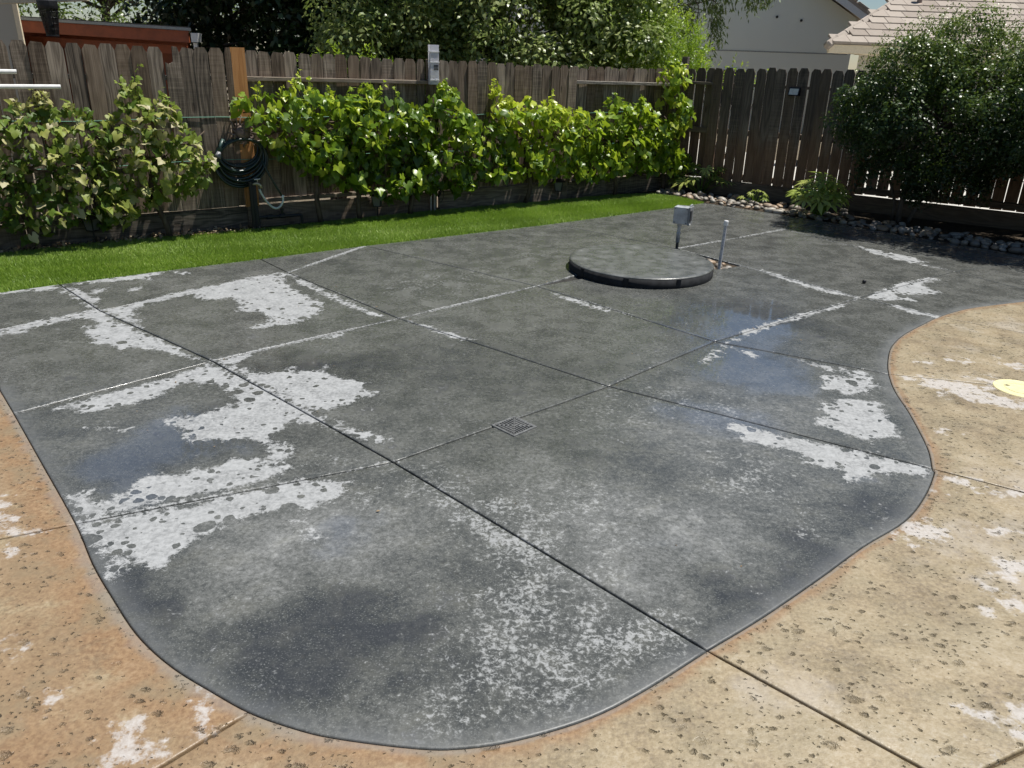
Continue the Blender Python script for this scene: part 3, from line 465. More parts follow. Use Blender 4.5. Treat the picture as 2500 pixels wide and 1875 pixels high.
# ------------------------------------------------------------------ lawn and beds
LBACK = [(-5.3, 6.25), (-4.636, 6.791), (-3.984, 7.353), (-3.457, 7.691), (-3.031, 7.954), (-2.714, 8.19), (-1.055, 9.502), (0.519, 10.559), (1.309, 11.149), (1.907, 11.375), (2.248, 11.23), (2.55, 10.80)]
LFRONT = [(-5.2, 4.5), LE, g['L0'], g['a1L'], g['a2L'], g['a3L'], g['a4L'], g['a5L'], g['co']]
LAWN = LFRONT + LBACK[::-1]
t = NT('turf_backing'); n_ = t.noise(t.pos(), 120, 3, 0.6); M_TURF = t.done(t.bsdf(t.mix(n_, (0.06, 0.12, 0.012), (0.11, 0.2, 0.025)), 0.9, t.bump(n_, 0.8, 0.02), spec=0.1))
lawn = sheet('lawn', [LAWN], -0.004, M_TURF)
def fence_back(s): return fpt(s, 0, -0.12)
bedpoly = [tuple(p) for p in LBACK] + [tuple(q) for q in (g['f1'], g['f2'], g['f3'], FE, (8.6, 5.4), (9.6, 7.2))] + [tuple(rpt(0, 0, -0.15)[:2]), tuple(fpt(8.95, 0, -0.15)[:2]), tuple(fpt(-2.0, 0, -0.15)[:2])]
sheet('planting_bed', [bedpoly], -0.012, M_SOIL)
t = NT('pale_gap_sheet'); n_ = t.noise(t.pos(), 40, 5, .6); M_PALEGAP = t.done(t.bsdf(t.mix(n_, (.42, .40, .36), (.62, .60, .55)), .9, t.bump(n_, .4, .01)))
sheet('added_gap_sheet', [[tuple(rpt(0.1, 0, -.2)[:2]), tuple(rpt(9.5, 0, -.2)[:2]), (15.5, 15.2), (5.5, 15.4), (4.2, 23.2), (2.6, 23.2), (3.0, 14.0)]], -0.05, M_PALEGAP)  # pale sheet added behind the fence so that its gaps look bright
def mesh_np(name, V, F, mat, tint=None, smooth=False):
    """V (n,3), F (m,k) uniform faces"""
    me = bpy.data.meshes.new(name); n, m, k = len(V), len(F), F.shape[1]
    me.vertices.add(n); me.vertices.foreach_set('co', np.ascontiguousarray(V, np.float32).ravel())
    me.loops.add(m * k); me.loops.foreach_set('vertex_index', np.ascontiguousarray(F, np.int32).ravel())
    me.polygons.add(m); me.polygons.foreach_set('loop_start', np.arange(0, m * k, k, dtype=np.int32))
    if smooth: me.polygons.foreach_set('use_smooth', np.ones(m, bool))
    me.update(calc_edges=True)
    if tint is not None:
        at = me.attributes.new('tint', 'FLOAT', 'POINT'); at.data.foreach_set('value', tint.astype(np.float32))
    me.materials.append(mat); return me
def sample_poly(poly, n):
    p = np.array(poly); lo, hi = p.min(0), p.max(0); out = np.zeros((0, 2))
    while len(out) < n:
        q = rng.uniform(lo, hi, (n * 2, 2)); out = np.vstack([out, q[inpoly(q, poly)]])
    return out[:n]
M_GRASS = mat_leaf('turf_blade', [(0.0, (0.10, 0.165, 0.025)), (0.35, (0.19, 0.295, 0.042)), (0.7, (0.28, 0.40, 0.07)), (1.0, (0.48, 0.56, 0.17))], 0.35, 0.45, 0.4, (0.28, 0.46, 0.03), rnd=False)
NB = 230000
vis = [(-4.6, 4.9), LE, g['L0'], g['a1L'], g['a2L'], g['a3L'], g['a4L'], g['a5L'], g['co']] + LBACK[::-1][:-1] + [(-5.0, 6.5)]
P2 = sample_poly(vis, NB) + rng.normal(0, .009, (NB, 2)); ang = rng.uniform(0, 2 * math.pi, NB); ht = rng.uniform(0.013, 0.028, NB); wd = rng.uniform(0.0022, 0.004, NB)
lean = rng.normal(0, 0.45, (NB, 2)) + 0.25 * np.stack([np.sin(P2[:, 0] * 5 + P2[:, 1] * 3), np.cos(P2[:, 1] * 4.3 - P2[:, 0] * 2)], 1)
dx = np.stack([np.cos(ang), np.sin(ang)], 1) * wd[:, None]
V = np.zeros((NB, 3, 3)); V[:, 0, :2] = P2 - dx; V[:, 1, :2] = P2 + dx; V[:, 2, :2] = P2 + lean * ht[:, None]; V[:, 2, 2] = ht; V[:, :2, 2] = -0.004
ti = np.repeat(np.clip(0.5 + rng.normal(0, 0.17, NB) + 0.10 * np.sin(P2[:, 0] * 1.7 + 2 * P2[:, 1]) + .12 * np.sin(P2[:, 0] * 6.1 - P2[:, 1] * 4.7) * np.sin(P2[:, 1] * 7.3 + 1), 0, 1), 3)
gr_ = link('grass', mesh_np('grass', V.reshape(-1, 3), np.arange(NB * 3).reshape(-1, 3), M_GRASS, ti)); tag(gr_, 'bright green artificial turf strip between patio and vine fence', 'grass', kind='stuff')

# ------------------------------------------------------------------ river stones
def stone_mesh(seed, sub=2):
    r_ = random.Random(seed); bm = bmesh.new(); bmesh.ops.create_icosphere(bm, subdivisions=sub, radius=1.0)
    ax = [Vector((r_.gauss(0, 1), r_.gauss(0, 1), r_.gauss(0, 1))).normalized() for _ in range(5)]; am = [r_.uniform(-0.16, 0.16) for _ in ax]
    for v in bm.verts:
        k = 1 + sum(a * (v.co.dot(x) ** 2) for a, x in zip(am, ax)); v.co *= k; v.co.x *= 1.0; v.co.y *= 0.72; v.co.z *= 0.5
    me = bpy.data.meshes.new('stone'); bm.to_mesh(me); bm.free(); me.polygons.foreach_set('use_smooth', [True] * len(me.polygons)); me.materials.append(M_STONE); return me
STM = [stone_mesh(i) for i in range(7)]
sb_ = sheet('stone_bed', [[(1.95, 11.42), (2.26, 11.28), (2.56, 10.83), (3.49, 10.06), (3.93, 9.65), (5.39, 8.16), (6.4, 7.3), (6.9, 7.9), (5.9, 8.8), (4.5, 10.1), (3.5, 10.9), (2.6, 11.75)]], -0.006, M_SOIL)
edge = [np.array(q) for q in [(1.98, 11.36), (2.27, 11.24), (2.56, 10.81), (3.47, 10.05), (3.9, 9.65), (5.37, 8.15), (6.25, 7.3)]]
def put_stone(x, y, sz, lvl, parent):
    o = bpy.data.objects.new('stone', random.choice(STM)); COL.objects.link(o); o.parent = parent
    o.scale = (sz * random.uniform(.85, 1.2), sz * random.uniform(.85, 1.2), sz * random.uniform(.8, 1.25)); o.location = (x, y, sz * 0.32 + lvl - 0.006)
    o.rotation_euler = (random.uniform(-.35, .35), random.uniform(-.35, .35), random.uniform(0, 6.28)); return o
placed = []
L_ = [np.hypot(*(edge[i + 1] - edge[i])) for i in range(len(edge) - 1)]; tot = sum(L_)
tries = 0
while len(placed) < 250 and tries < 6000:
    tries += 1
    u = random.uniform(0, tot); i = 0
    while u > L_[i] and i < len(L_) - 1: u -= L_[i]; i += 1
    dvec = (edge[i + 1] - edge[i]) / L_[i]; nvec = np.array((-dvec[1], dvec[0]))
    if nvec @ np.array((0.6, 0.8)) < 0: nvec = -nvec
    off = 0.035 + abs(random.gauss(0, 0.2)); p = edge[i] + dvec * u + nvec * off; sz = random.uniform(0.03, 0.072) * (1.2 if random.random() < .15 else 1)
    if any((p[0] - q[0]) ** 2 + (p[1] - q[1]) ** 2 < (0.80 * (sz + q[2])) ** 2 for q in placed): continue
    placed.append((p[0], p[1], sz)); put_stone(p[0], p[1], sz, 0.0, sb_)
for k in range(60):
    q = random.choice(placed); put_stone(q[0] + random.uniform(-.03, .03), q[1] + random.uniform(-.03, .03), random.uniform(.03, .06), q[2] * .6, sb_)
pit = sheet('stone_pit', [[(1.70, 7.1), (1.888, 7.11), (2.13, 7.262), (1.9, 7.56), (1.66, 7.5)]], -0.0105, M_SOIL)
for x, y, s_ in [(1.83, 7.18, .06), (1.93, 7.25, .055), (1.87, 7.36, .06), (1.97, 7.18, .04), (1.99, 7.33, .045), (1.80, 7.30, .05), (1.91, 7.14, .035), (2.03, 7.24, .035), (1.80, 7.44, .05), (1.89, 7.46, .04)]:
    put_stone(x, y, s_ * .95, -0.02, pit)

# ------------------------------------------------------------------ fences
def picket_mesh(kind=0, w=0.138, h=1.0):
    c = 0.028
    if kind == 0: prof = [(-w / 2, 0), (w / 2, 0), (w / 2, h - c * 1.25), (w / 2 - c, h), (-w / 2 + c, h), (-w / 2, h - c * 1.25)]
    elif kind == 1: prof = [(-w / 2, 0), (w / 2, 0), (w / 2, h - c * 1.4), (w / 2 - c * .8, h - .006), (-w / 2 + c * 1.1, h), (-w / 2, h - c * 1.1)]
    elif kind == 2: prof = [(-w / 2, 0), (w / 2, 0), (w / 2, h - .05), (w / 2 - .02, h), (-w / 2 + .075, h + .003), (-w / 2 + .07, h - .085), (-w / 2 + .03, h - .1), (-w / 2, h - .09)]
    else: prof = [(-w / 2, 0), (w / 2, 0), (w / 2, h), (-w / 2, h)]
    b = MB(); th = 0.018; n = len(prof)
    V = [(x, -th / 2, z) for x, z in prof] + [(x, th / 2, z) for x, z in prof]
    b.add(V, [tuple(range(n)), tuple(range(n, 2 * n))[::-1]] + [((i + 1) % n, i, n + i, n + (i + 1) % n) for i in range(n)])
    return b
PK = {}
def picket(parent, pos, ang, w, z0, z1, mat, kind=0, lean=0.0):
    key = (kind, mat.name)
    if key not in PK: PK[key] = picket_mesh(kind).mesh('picket', mat)
    o = bpy.data.objects.new('picket', PK[key]); COL.objects.link(o); o.parent = parent
    o.location = Vector(pos) + Vector((0, 0, z0)) - parent.location; o.scale = (w / 0.138, 1, z1 - z0); o.rotation_euler = (random.gauss(0, .004), lean, ang + random.gauss(0, .012))
    return o
def lumber(parent, name, a, b, w, h, mat, ch=0.004):
    """board from a to b (centre line), thickness w across, height h"""
    a, b = Vector(a), Vector(b); d_ = b - a; L = d_.length; an = math.atan2(d_.y, d_.x); el = math.asin(d_.z / L)
    m = MB().box((0, 0, 0), (L, w, h), None, ch); o = m.build(name, mat, parent); o.location = (a + b) / 2 - parent.location; o.rotation_euler = (0, -el, an); return o
def ftop(s): return float(np.interp(s, [-2, .56, 2.54, 4.6, 6.7, 8.7], [1.79, 1.771, 1.758, 1.714, 1.682, 1.671]))
fence = empty('wooden_fence', fpt(4.0, 0)); tag(fence, 'long weathered board fence behind the grapevines with one new orange board', 'fence')
s = -1.62; k = 0
def pickets(fn, parent, ang, s0, s1, off, topf, mat, skip=(), gapf=lambda s: 0.004, z0=0.232, lean=0.0):
    s = s0
    while s < s1 - 0.05:
        w_ = random.uniform(0.128, 0.142); w_ = min(w_, s1 - s)
        if w_ < 0.05: break
        c = s + w_ / 2; kind = 0 if random.random() < .6 else 1
        if skip and abs(c - skip[0]) < w_ / 2: kind = 2
        picket(parent, fn(c, 0, off + random.uniform(-.003, .003)), ang, w_, z0 + random.uniform(-.006, .006), topf(c) + random.gauss(0, .006), mat, kind, lean + random.gauss(0, .004))
        s += w_ + gapf(c) * random.uniform(.3, 1.6)
pickets(fpt, fence, FANG, -1.62, 2.475, 0.047, ftop, M_WOOD, (1.93,), lambda s: 0.008 if s < .9 else 0.0035)
o = picket(fence, fpt(2.552, 0, 0.047), FANG, 0.142, 0.215, 1.772, M_NEWWOOD, 3); o['label'] = 'new orange cedar board'
pickets(fpt, fence, FANG, 2.64, 4.70, -0.047, lambda s: ftop(s) - .004, M_WOOD, (), lambda s: 0.005)
pickets(fpt, fence, FANG, 4.83, 6.90, 0.047, lambda s: ftop(s) - .004, M_WOOD, (), lambda s: 0.003)
pickets(fpt, fence, FANG, 6.90, 8.93, -0.047, lambda s: ftop(s) - .004, M_WOOD, (), lambda s: 0.004)
for s_, ht_ in ((-0.05, 1.62), (2.56, 1.62), (4.765, ftop(4.76)), (6.88, 1.62)):
    p_ = MB().box((0, 0, ht_ / 2 - .02), (.089, .089, ht_ + .04), None, .004).build('post', M_WOOD, fence); p_.location = fpt(s_, 0, 0.0 if s_ != 4.765 else 0.004) - fence.location; p_.rotation_euler[2] = FANG
for a, b in ((-1.6, 2.51), (2.61, 4.715), (4.815, 6.83), (6.93, 8.9)):
    for z in (1.485, 0.86, 0.262):
        lumber(fence, 'rail', fpt(a, z - 0.0, 0), fpt(b, z - (0.02 if z > 1 and a > 2 else 0), 0), .07, .04, M_RAIL)
s = -1.62
for a, b in ((-1.62, .45), (.455, 2.49), (2.495, 4.70), (4.84, 6.85), (6.86, 8.9)):
    lumber(fence, 'kickboard', fpt(a, .105, .03), fpt(b, .1, .03), .036, .235, M_KICK, .005)
# fence facing the camera on the right
fence2 = empty('wooden_fence', rpt(3.0, 0)); tag(fence2, 'shaded brown board fence with light showing through its gaps, behind the shrubs', 'fence')
rtop = lambda s: float(np.interp(s, [0, .43, 1.34, 2.1, 6], [1.68, 1.70, 1.728, 1.746, 1.75]))
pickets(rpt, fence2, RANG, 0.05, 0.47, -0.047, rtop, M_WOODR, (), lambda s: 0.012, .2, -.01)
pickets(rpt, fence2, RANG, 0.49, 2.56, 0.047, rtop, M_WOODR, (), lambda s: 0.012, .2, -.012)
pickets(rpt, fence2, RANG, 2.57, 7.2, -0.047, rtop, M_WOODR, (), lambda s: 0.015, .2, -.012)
for s_ in (0.0, 0.5, 2.56, 4.8, 7.0):
    ht_ = 1.84 if s_ == 0 else 1.66
    p_ = MB().box((0, 0, ht_ / 2 - .02), (.089, .089, ht_ + .04), None, .004).build('post', M_WOODR, fence2); p_.location = rpt(s_, 0, -0.005) - fence2.location; p_.rotation_euler[2] = RANG
for a, b in ((0.05, .455), (.545, 2.51), (2.61, 4.75), (4.85, 6.95)):
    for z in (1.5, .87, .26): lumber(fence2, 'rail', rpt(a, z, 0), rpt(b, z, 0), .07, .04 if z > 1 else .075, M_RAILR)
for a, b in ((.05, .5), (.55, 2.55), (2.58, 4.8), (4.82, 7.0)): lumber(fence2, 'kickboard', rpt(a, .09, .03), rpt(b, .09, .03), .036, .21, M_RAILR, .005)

# ------------------------------------------------------------------ leaf templates and leaf clouds
def grape_leaf(seed):
    """lobed vine leaf, base at origin, tip along +y, about 1 unit across"""
    r_ = random.Random(seed); out = []
    lob = [(-152, .46), (-128, .56), (-102, .47), (-74, .62), (-48, .49), (-24, .63), (0, .80), (24, .63), (48, .49), (74, .62), (102, .47), (128, .56), (152, .46)]
    V = [(0, 0, 0)]
    fold = r_.uniform(.0, .75); droop = r_.uniform(.1, .9)
    for a, q in lob:
        q *= r_.uniform(.88, 1.1); an = R(90 - a); x, y = q * math.cos(an), q * math.sin(an)
        V.append((x, y + .18, fold * abs(x) - droop * (x * x + max(y, 0) ** 2) + r_.uniform(-.04, .04)))
    V[0] = (0, .18, .02); n = len(lob)
    return np.array(V), np.array([(0, i + 1, i + 2)[::-1] for i in range(n - 1)])
def palm_leaf(nl=7, seed=0):
    """palmate leaf with pointed fingers"""
    r_ = random.Random(seed); V = [(0, 0, 0)]; F = []
    for i in range(nl):
        a = R(-112 + 224 * i / (nl - 1)); L = (1.0 - .35 * abs(i - (nl - 1) / 2) / ((nl - 1) / 2)) * r_.uniform(.9, 1.05); dr = r_.uniform(.03, .2)
        def P(t, wv): x, y = t * L, wv * L; return (x * math.sin(a) + y * math.cos(a), x * math.cos(a) - y * math.sin(a), .10 * math.sin(t * 3.1) - dr * t * t * L)
        b = len(V); V += [P(.3, -.07), P(.3, .07), P(.62, -.125), P(.62, .125), P(1.0, 0), P(.62, 0)]
        F += [(0, b + 1, b), (b, b + 1, b + 5), (b, b + 5, b + 2), (b + 1, b + 3, b + 5), (b + 2, b + 5, b + 4), (b + 5, b + 3, b + 4)]
    return np.array(V), np.array(F)
SIMPLE_LEAF = (np.array([(0, 0, 0), (-.26, .45, .07), (.26, .45, .07), (0, 1.0, -.06)]), np.array([(0, 2, 1), (1, 2, 3)]))
NARROW_LEAF = (np.array([(0, 0, 0), (-.13, .45, .03), (.13, .45, .03), (0, 1.0, -.1)]), np.array([(0, 2, 1), (1, 2, 3)]))
def unit(a): return a / np.maximum(np.linalg.norm(a, axis=-1, keepdims=True), 1e-9)
def bases(nrm, axis):
    z = unit(nrm); y = unit(axis - (axis * z).sum(-1, keepdims=True) * z); x = np.cross(y, z); return np.stack([x, y, z], -1)   # columns
def cloud(name, tpl, pos, nrm, axis, size, tint, mat, parent=None, kind=None):
    Vt, Ft = tpl; B = bases(nrm, axis); n = len(pos)
    V = pos[:, None, :] + np.einsum('nij,kj->nki', B, Vt) * size[:, None, None]
    F = (np.arange(n) * len(Vt))[:, None, None] + Ft[None]
    me = mesh_np(name, V.reshape(-1, 3), F.reshape(-1, 3), mat, np.repeat(tint, len(Vt)))
    o = link(name, me, None, parent)
    if parent is not None: o.location = -parent.location
    if kind: o['kind'] = kind
    return o
def merge_clouds(name, parts, mat, parent=None, kind=None):
    Vs, Fs, Ts, b = [], [], [], 0
    for tpl, pos, nrm, axis, size, tint in parts:
        Vt, Ft = tpl; B = bases(nrm, axis); n = len(pos)
        V = pos[:, None, :] + np.einsum('nij,kj->nki', B, Vt) * size[:, None, None]
        Vs.append(V.reshape(-1, 3)); Fs.append(((np.arange(n) * len(Vt))[:, None, None] + Ft[None]).reshape(-1, 3) + b); Ts.append(np.repeat(tint, len(Vt))); b += n * len(Vt)
    o = link(name, mesh_np(name, np.vstack(Vs), np.vstack(Fs), mat, np.concatenate(Ts)), None, parent)
    if parent is not None: o.location = -parent.location
    if kind: o['kind'] = kind
    return o
M_BARK = mat_bark('vine_bark', (0.035, 0.025, 0.018), (0.15, 0.115, 0.085)); M_TBARK = mat_bark('tree_bark', (0.05, 0.042, 0.035), (0.18, 0.155, 0.13))
M_VINE = mat_leaf('grape_leaf', [(0.0, (0.06, 0.12, 0.014)), (0.4, (0.15, 0.255, 0.02)), (0.75, (0.30, 0.42, 0.032)), (1.0, (0.50, 0.57, 0.06))], 0.42, 0.34, 0.55, (0.48, 0.6, 0.03))
M_WILT = mat_leaf('wilting_grape_leaf', [(0.0, (0.07, 0.13, 0.018)), (0.32, (0.17, 0.25, 0.03)), (0.58, (0.34, 0.37, 0.085)), (0.78, (0.46, 0.43, 0.19)), (1.0, (0.55, 0.50, 0.34))], 0.36, 0.5, 0.35, (0.34, 0.38, 0.08))
GL = [grape_leaf(i) for i in range(6)]
M_STEM = simple('green_stem', (.16, .2, .06), .5)
def leaf_meshes(mat, name='leaf'):
    r_ = []
    for Vt, Ft in GL:
        me = bpy.data.meshes.new(name); me.from_pydata(Vt.tolist(), [], Ft.tolist()); me.materials.append(mat); me.polygons.foreach_set('use_smooth', [True] * len(Ft)); r_.append(me)
    return r_
LM = {'v': leaf_meshes(M_VINE), 'w': leaf_meshes(M_WILT)}
def vine(key, label, trunk_s, wilt=False, dens=300, nobj=150, topz=None, trunk=True, fence_fn=fpt, smean=0.09):
    poly = VINE[key]; cs_ = sum(q[0] for q in poly) / len(poly); poly = [(cs_ + (q[0] - cs_) * 1.09, q[1] - (.07 if q[1] < .75 else 0)) for q in poly]; A = abs(area(poly)); N = int(A * dens) + 40
    root = empty('grapevine', fence_fn(trunk_s, 0, .17)); tag(root, label, 'grapevine', 'grapevines trained along the board fence')
    mat = M_WILT if wilt else M_VINE
    sz = sample_poly(poly, N); dd = distseg(sz, *seglist(poly)); mx = np.clip(dd / 0.09, .3, 1.0) * (0.72 + 0.28 * np.sin(sz[:, 0] * 7.1) * np.sin(sz[:, 1] * 9.3 + sz[:, 0] * 3))
    off = 0.07 + (0.12 + 0.33 * mx) * np.sqrt(rng.uniform(0, 1, N)); depthn = off / off.max()
    P = np.zeros((N, 3)); base = FO[None] + FD[None] * sz[:, :1] + FN[None] * off[:, None]; P[:, :2] = base; P[:, 2] = sz[:, 1]
    ztop = sz[:, 1]; zn = (ztop - ztop.min()) / (ztop.max() - ztop.min() + 1e-6)
    nrm = np.stack([FN[0] * .55 + 0 * off, FN[1] * .55 + 0 * off, .45 + .6 * zn], 1) + rng.normal(0, .65, (N, 3))
    ax = np.stack([0 * off, 0 * off, -0.8 + 0 * off], 1) + np.stack([FN[0] + 0 * off, FN[1] + 0 * off, 0 * off], 1) * .45 + rng.normal(0, .45, (N, 3))
    size = rng.uniform(.5, 1.35, N) * smean
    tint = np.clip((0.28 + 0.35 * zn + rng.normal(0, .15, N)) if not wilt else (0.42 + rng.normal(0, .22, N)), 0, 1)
    # the leaves that show most become leaves of their own, the rest is inner foliage
    order = np.argsort(-(off + rng.uniform(0, .12, N))); outer, inner = order[:nobj], order[nobj:]
    for i in outer:
        Bm = bases(nrm[i:i + 1], ax[i:i + 1])[0]; o = bpy.data.objects.new('leaf', LM['w' if wilt else 'v'][int(rng.integers(0, 6))]); COL.objects.link(o); o.parent = root
        M = Matrix([list(Bm[r]) for r in range(3)]) * float(size[i]); o.matrix_local = Matrix.Translation(Vector(P[i]) - root.location) @ M.to_4x4()
    parts = []
    for k in range(6):
        ii = inner[k::6]
        if len(ii): parts.append((GL[k], P[ii], nrm[ii], ax[ii], size[ii], tint[ii] * .9 - .45))  # inner leaves tinted darker, the vine's inner shade is put into the colour
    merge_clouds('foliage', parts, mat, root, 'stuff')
    tops = sz[np.argsort(-(sz[:, 1] + rng.uniform(-.12, .12, N)))[:14]]; sp_ = []; stb = MB()
    for (s0, z0) in tops[:: 2]:
        L = random.uniform(.06, .17); dr = random.uniform(-.5, .5); oo = random.uniform(.12, .34); k_ = 7; q = np.linspace(.1, 1, k_)
        ss_ = s0 + dr * L * q * q; zz_ = z0 + L * q; bp = FO[None] + FD[None] * ss_[:, None] + FN[None] * oo; Pq = np.stack([bp[:, 0], bp[:, 1], zz_], 1)
        sp_.append((GL[random.randrange(6)], Pq + rng.normal(0, .015, Pq.shape), rng.normal(0, .6, (k_, 3)) + np.array((FN[0] * .4, FN[1] * .4, .6)), rng.normal(0, .7, (k_, 3)) + np.array((0, 0, -.2)), np.linspace(.075, .032, k_), np.clip(rng.normal(.25, .1, k_), -.2, .6)))
        stb.tube([Vector((*(FO + FD * s0 + FN * oo), z0 - .1))] + [Vector(v) for v in Pq], .003, 5)
    merge_clouds('shoot', sp_, mat, root, 'stuff'); sh = stb.build('shoot_stem', M_BARK if wilt else M_STEM, root); sh.location = -root.location; sh['kind'] = 'stuff'
    zmid = float(np.mean(sz[:, 1])); smin, smax = sz[:, 0].min(), sz[:, 0].max()
    b = MB(); pts = []
    for i in range(9):
        q = i / 8; pts.append(fence_fn(trunk_s + .05 * math.sin(q * 5 + trunk_s), q * zmid, .17 + .03 * math.sin(q * 7)))
    b.tube(pts, [.032 - .012 * i / 8 for i in range(9)], 8); tr = b.build('trunk', M_BARK, root, smooth=True); tr.location = -root.location
    for sgn, tgt in ((1, smax), (-1, smin)):
        for zz in (zmid, zmid + .22):
            b = MB(); pts = [fence_fn(trunk_s + (tgt - trunk_s) * i / 7 * .9, zmid + (zz - zmid) * i / 7 + .03 * math.sin(i * 1.7 + zz * 9), .17 + .04 * math.sin(i * 1.1 + zz)) for i in range(8)]
            b.tube(pts, [.014 - .001 * i for i in range(8)], 6); c = b.build('cane', M_BARK, root, smooth=True); c.location = -root.location
    return root
vine('w1', 'wilting grapevine with pale curled leaves at the left edge of the photo', 0.433, True, 520, 190, smean=.07)
vine('w2', 'half wilted grapevine with yellowing leaves left of the coiled hose', 1.609, True, 520, 190, smean=.072)
vine('v3', 'leafy green grapevine just right of the orange board', 3.263, False, 470, 180)
vine('v3b', 'green grapevine hanging lowest, left of the white rain gauge', 3.75, False, 470, 160)
vine('v4', 'green grapevine below the white rain gauge', 4.419, False, 470, 180)
vine('v5', 'green grapevine with bare twisted trunk beside the garden lantern near the corner', 6.071, False, 470, 180)
vine('v6', 'green grapevine over the brightly lit lower rail near the fence corner', 7.576, False, 470, 180)
vine('v7', 'narrow grapevine climbing above the fence top at the corner', 8.55, False, 420, 130)

# ------------------------------------------------------------------ trees and shrubs
def limb(b, p0, p1, r0, r1, n=6, wob=.05):
    p0, p1 = Vector(p0), Vector(p1); L = (p1 - p0).length
    pts = [p0.lerp(p1, i / n) + Vector((random.gauss(0, wob), random.gauss(0, wob), 0)) * L * .3 * math.sin(math.pi * i / n) for i in range(n + 1)]
    b.tube(pts, [r0 + (r1 - r0) * i / n for i in range(n + 1)], 7)
def crown_points(c, rad, ncl, per, spread, shell=.55, flat=0.0, droop=0.0):
    c = np.array(c); rad = np.array(rad)
    d_ = unit(rng.normal(0, 1, (ncl, 3))); rr = shell + (1 - shell) * rng.uniform(0, 1, ncl) ** .6; bump = 1 + .16 * np.sin(d_[:, 0] * 5 + 1) * np.cos(d_[:, 2] * 6 + d_[:, 1] * 4)
    C = c + d_ * rad * (rr * bump)[:, None]
    d2 = unit(rng.normal(0, 1, (ncl * per, 3)) + np.array((0, 0, .35))); sr = np.repeat(spread * rng.uniform(.6, 1.35, ncl), per) * (.55 + .5 * rng.uniform(0, 1, ncl * per) ** .6)
    P = np.repeat(C, per, 0) + d2 * sr[:, None] * np.array((1.15, 1.15, .85))
    N = d2 * .75 + rng.normal(0, .5, P.shape) + np.array((0, 0, .5))
    A = d2 * .6 + rng.normal(0, .6, P.shape) + np.array((0, 0, -droop - .25))
    clt = np.repeat(rng.normal(0, .10, ncl), per) + .10 * d2[:, 2]  # leaves on top of each clump tinted lighter, as if lit from above
    return P, N, A, clt, C
def tree(name, label, cat, base, crowns, leaf, size, mat, trunk_r=.09, tint0=.45, group=None, ncl=120, per=90, spread=.22, shell=.5, droop=0.0, bark=None, trunk_top=None):
    root = empty(name, base); tag(root, label, cat, group)
    parts = []; Cs = []
    for (c, rad, kf) in crowns:
        P, N, A, clt, C = crown_points(c, rad, int(ncl * kf), per, spread, shell, 0, droop); Cs.append(C)
        sz_ = rng.uniform(.7, 1.3, len(P)) * size; parts.append((leaf, P, N, A, sz_, np.clip(tint0 + clt + rng.normal(0, .13, len(P)), 0, 1)))
    b = MB(); top = trunk_top or crowns[0][0]
    limb(b, base, top, trunk_r, trunk_r * .45, 7, .08); C = np.vstack(Cs)
    for i in rng.choice(len(C), min(len(C), 26), replace=False):
        q = Vector(base).lerp(Vector(top), random.uniform(.45, .95)); limb(b, q, C[i], trunk_r * .3, .006, 4, .1)
    tr = b.build('trunk', bark or M_TBARK, root, smooth=True); tr.location = -root.location
    merge_clouds('crown', parts, mat, root)
    return root
M_BROAD = mat_leaf('broad_leaf', [(0.0, (0.04, 0.075, 0.018)), (0.4, (0.11, 0.17, 0.035)), (0.75, (0.24, 0.31, 0.085)), (1.0, (0.42, 0.47, 0.19))], 0.4, 0.33, 0.6, (0.2, 0.3, 0.04), rnd=False)
M_DARKT = mat_leaf('shade_dark_evergreen_leaf', [(0.0, (0.012, 0.026, 0.010)), (0.5, (0.026, 0.052, 0.016)), (1.0, (0.07, 0.11, 0.035))], 0.15, 0.4, 0.4, (0.1, 0.16, 0.02), rnd=False)  # very dark leaves, the tree's shade side is put into the colour
M_BRIGHT = mat_leaf('bright_shrub_leaf', [(0.0, (0.07, 0.14, 0.012)), (0.4, (0.15, 0.26, 0.02)), (0.8, (0.27, 0.40, 0.03)), (1.0, (0.38, 0.48, 0.06))], 0.4, 0.4, 0.4, (0.4, 0.55, 0.03), rnd=False)
M_SHRUB = mat_leaf('glossy_shrub_leaf', [(0.0, (0.014, 0.032, 0.010)), (0.45, (0.035, 0.068, 0.018)), (0.75, (0.085, 0.14, 0.03)), (1.0, (0.24, 0.29, 0.07))], 0.25, 0.36, 0.5, (0.18, 0.27, 0.03), rnd=False)
M_DROOP = mat_leaf('drooping_tree_leaf', [(0.0, (0.03, 0.055, 0.014)), (0.5, (0.075, 0.115, 0.03)), (1.0, (0.2, 0.24, 0.075))], 0.3, 0.4, 0.4, (0.2, 0.28, 0.04), rnd=False)
tree('broadleaf_tree', 'large broadleaf tree with glittering leaves behind the middle of the vine fence', 'tree', (-0.6, 14.2, -.07), [((-0.4, 14.0, 3.3), (2.9, 1.6, 2.4), 1.0), ((-1.9, 13.0, 1.9), (1.2, .8, .9), .3), ((0.3, 13.0, 2.1), (1.7, .9, 1.0), .5), ((1.1, 13.6, 2.6), (1.1, .7, 1.0), .3), ((-0.3, 14.2, 5.2), (2.0, 1.4, 1.5), .4)], SIMPLE_LEAF, .088, M_BROAD, .13, .74, 'trees beyond the fences', 112, 300, .37, .6)
tree('evergreen_tree', 'tall dark evergreen tree in deep shade beyond the fence', 'tree', (-4.3, 15.8, -.07), [((-4.0, 15.6, 3.6), (2.7, 1.8, 3.6), 1.0), ((-2.7, 15.0, 1.9), (1.7, 1.0, 1.8), .6), ((-5.6, 16.2, 4.2), (2.1, 1.4, 3.2), .6)], SIMPLE_LEAF, .15, M_DARKT, .16, .35, 'trees beyond the fences', 170, 170, .45, .35)
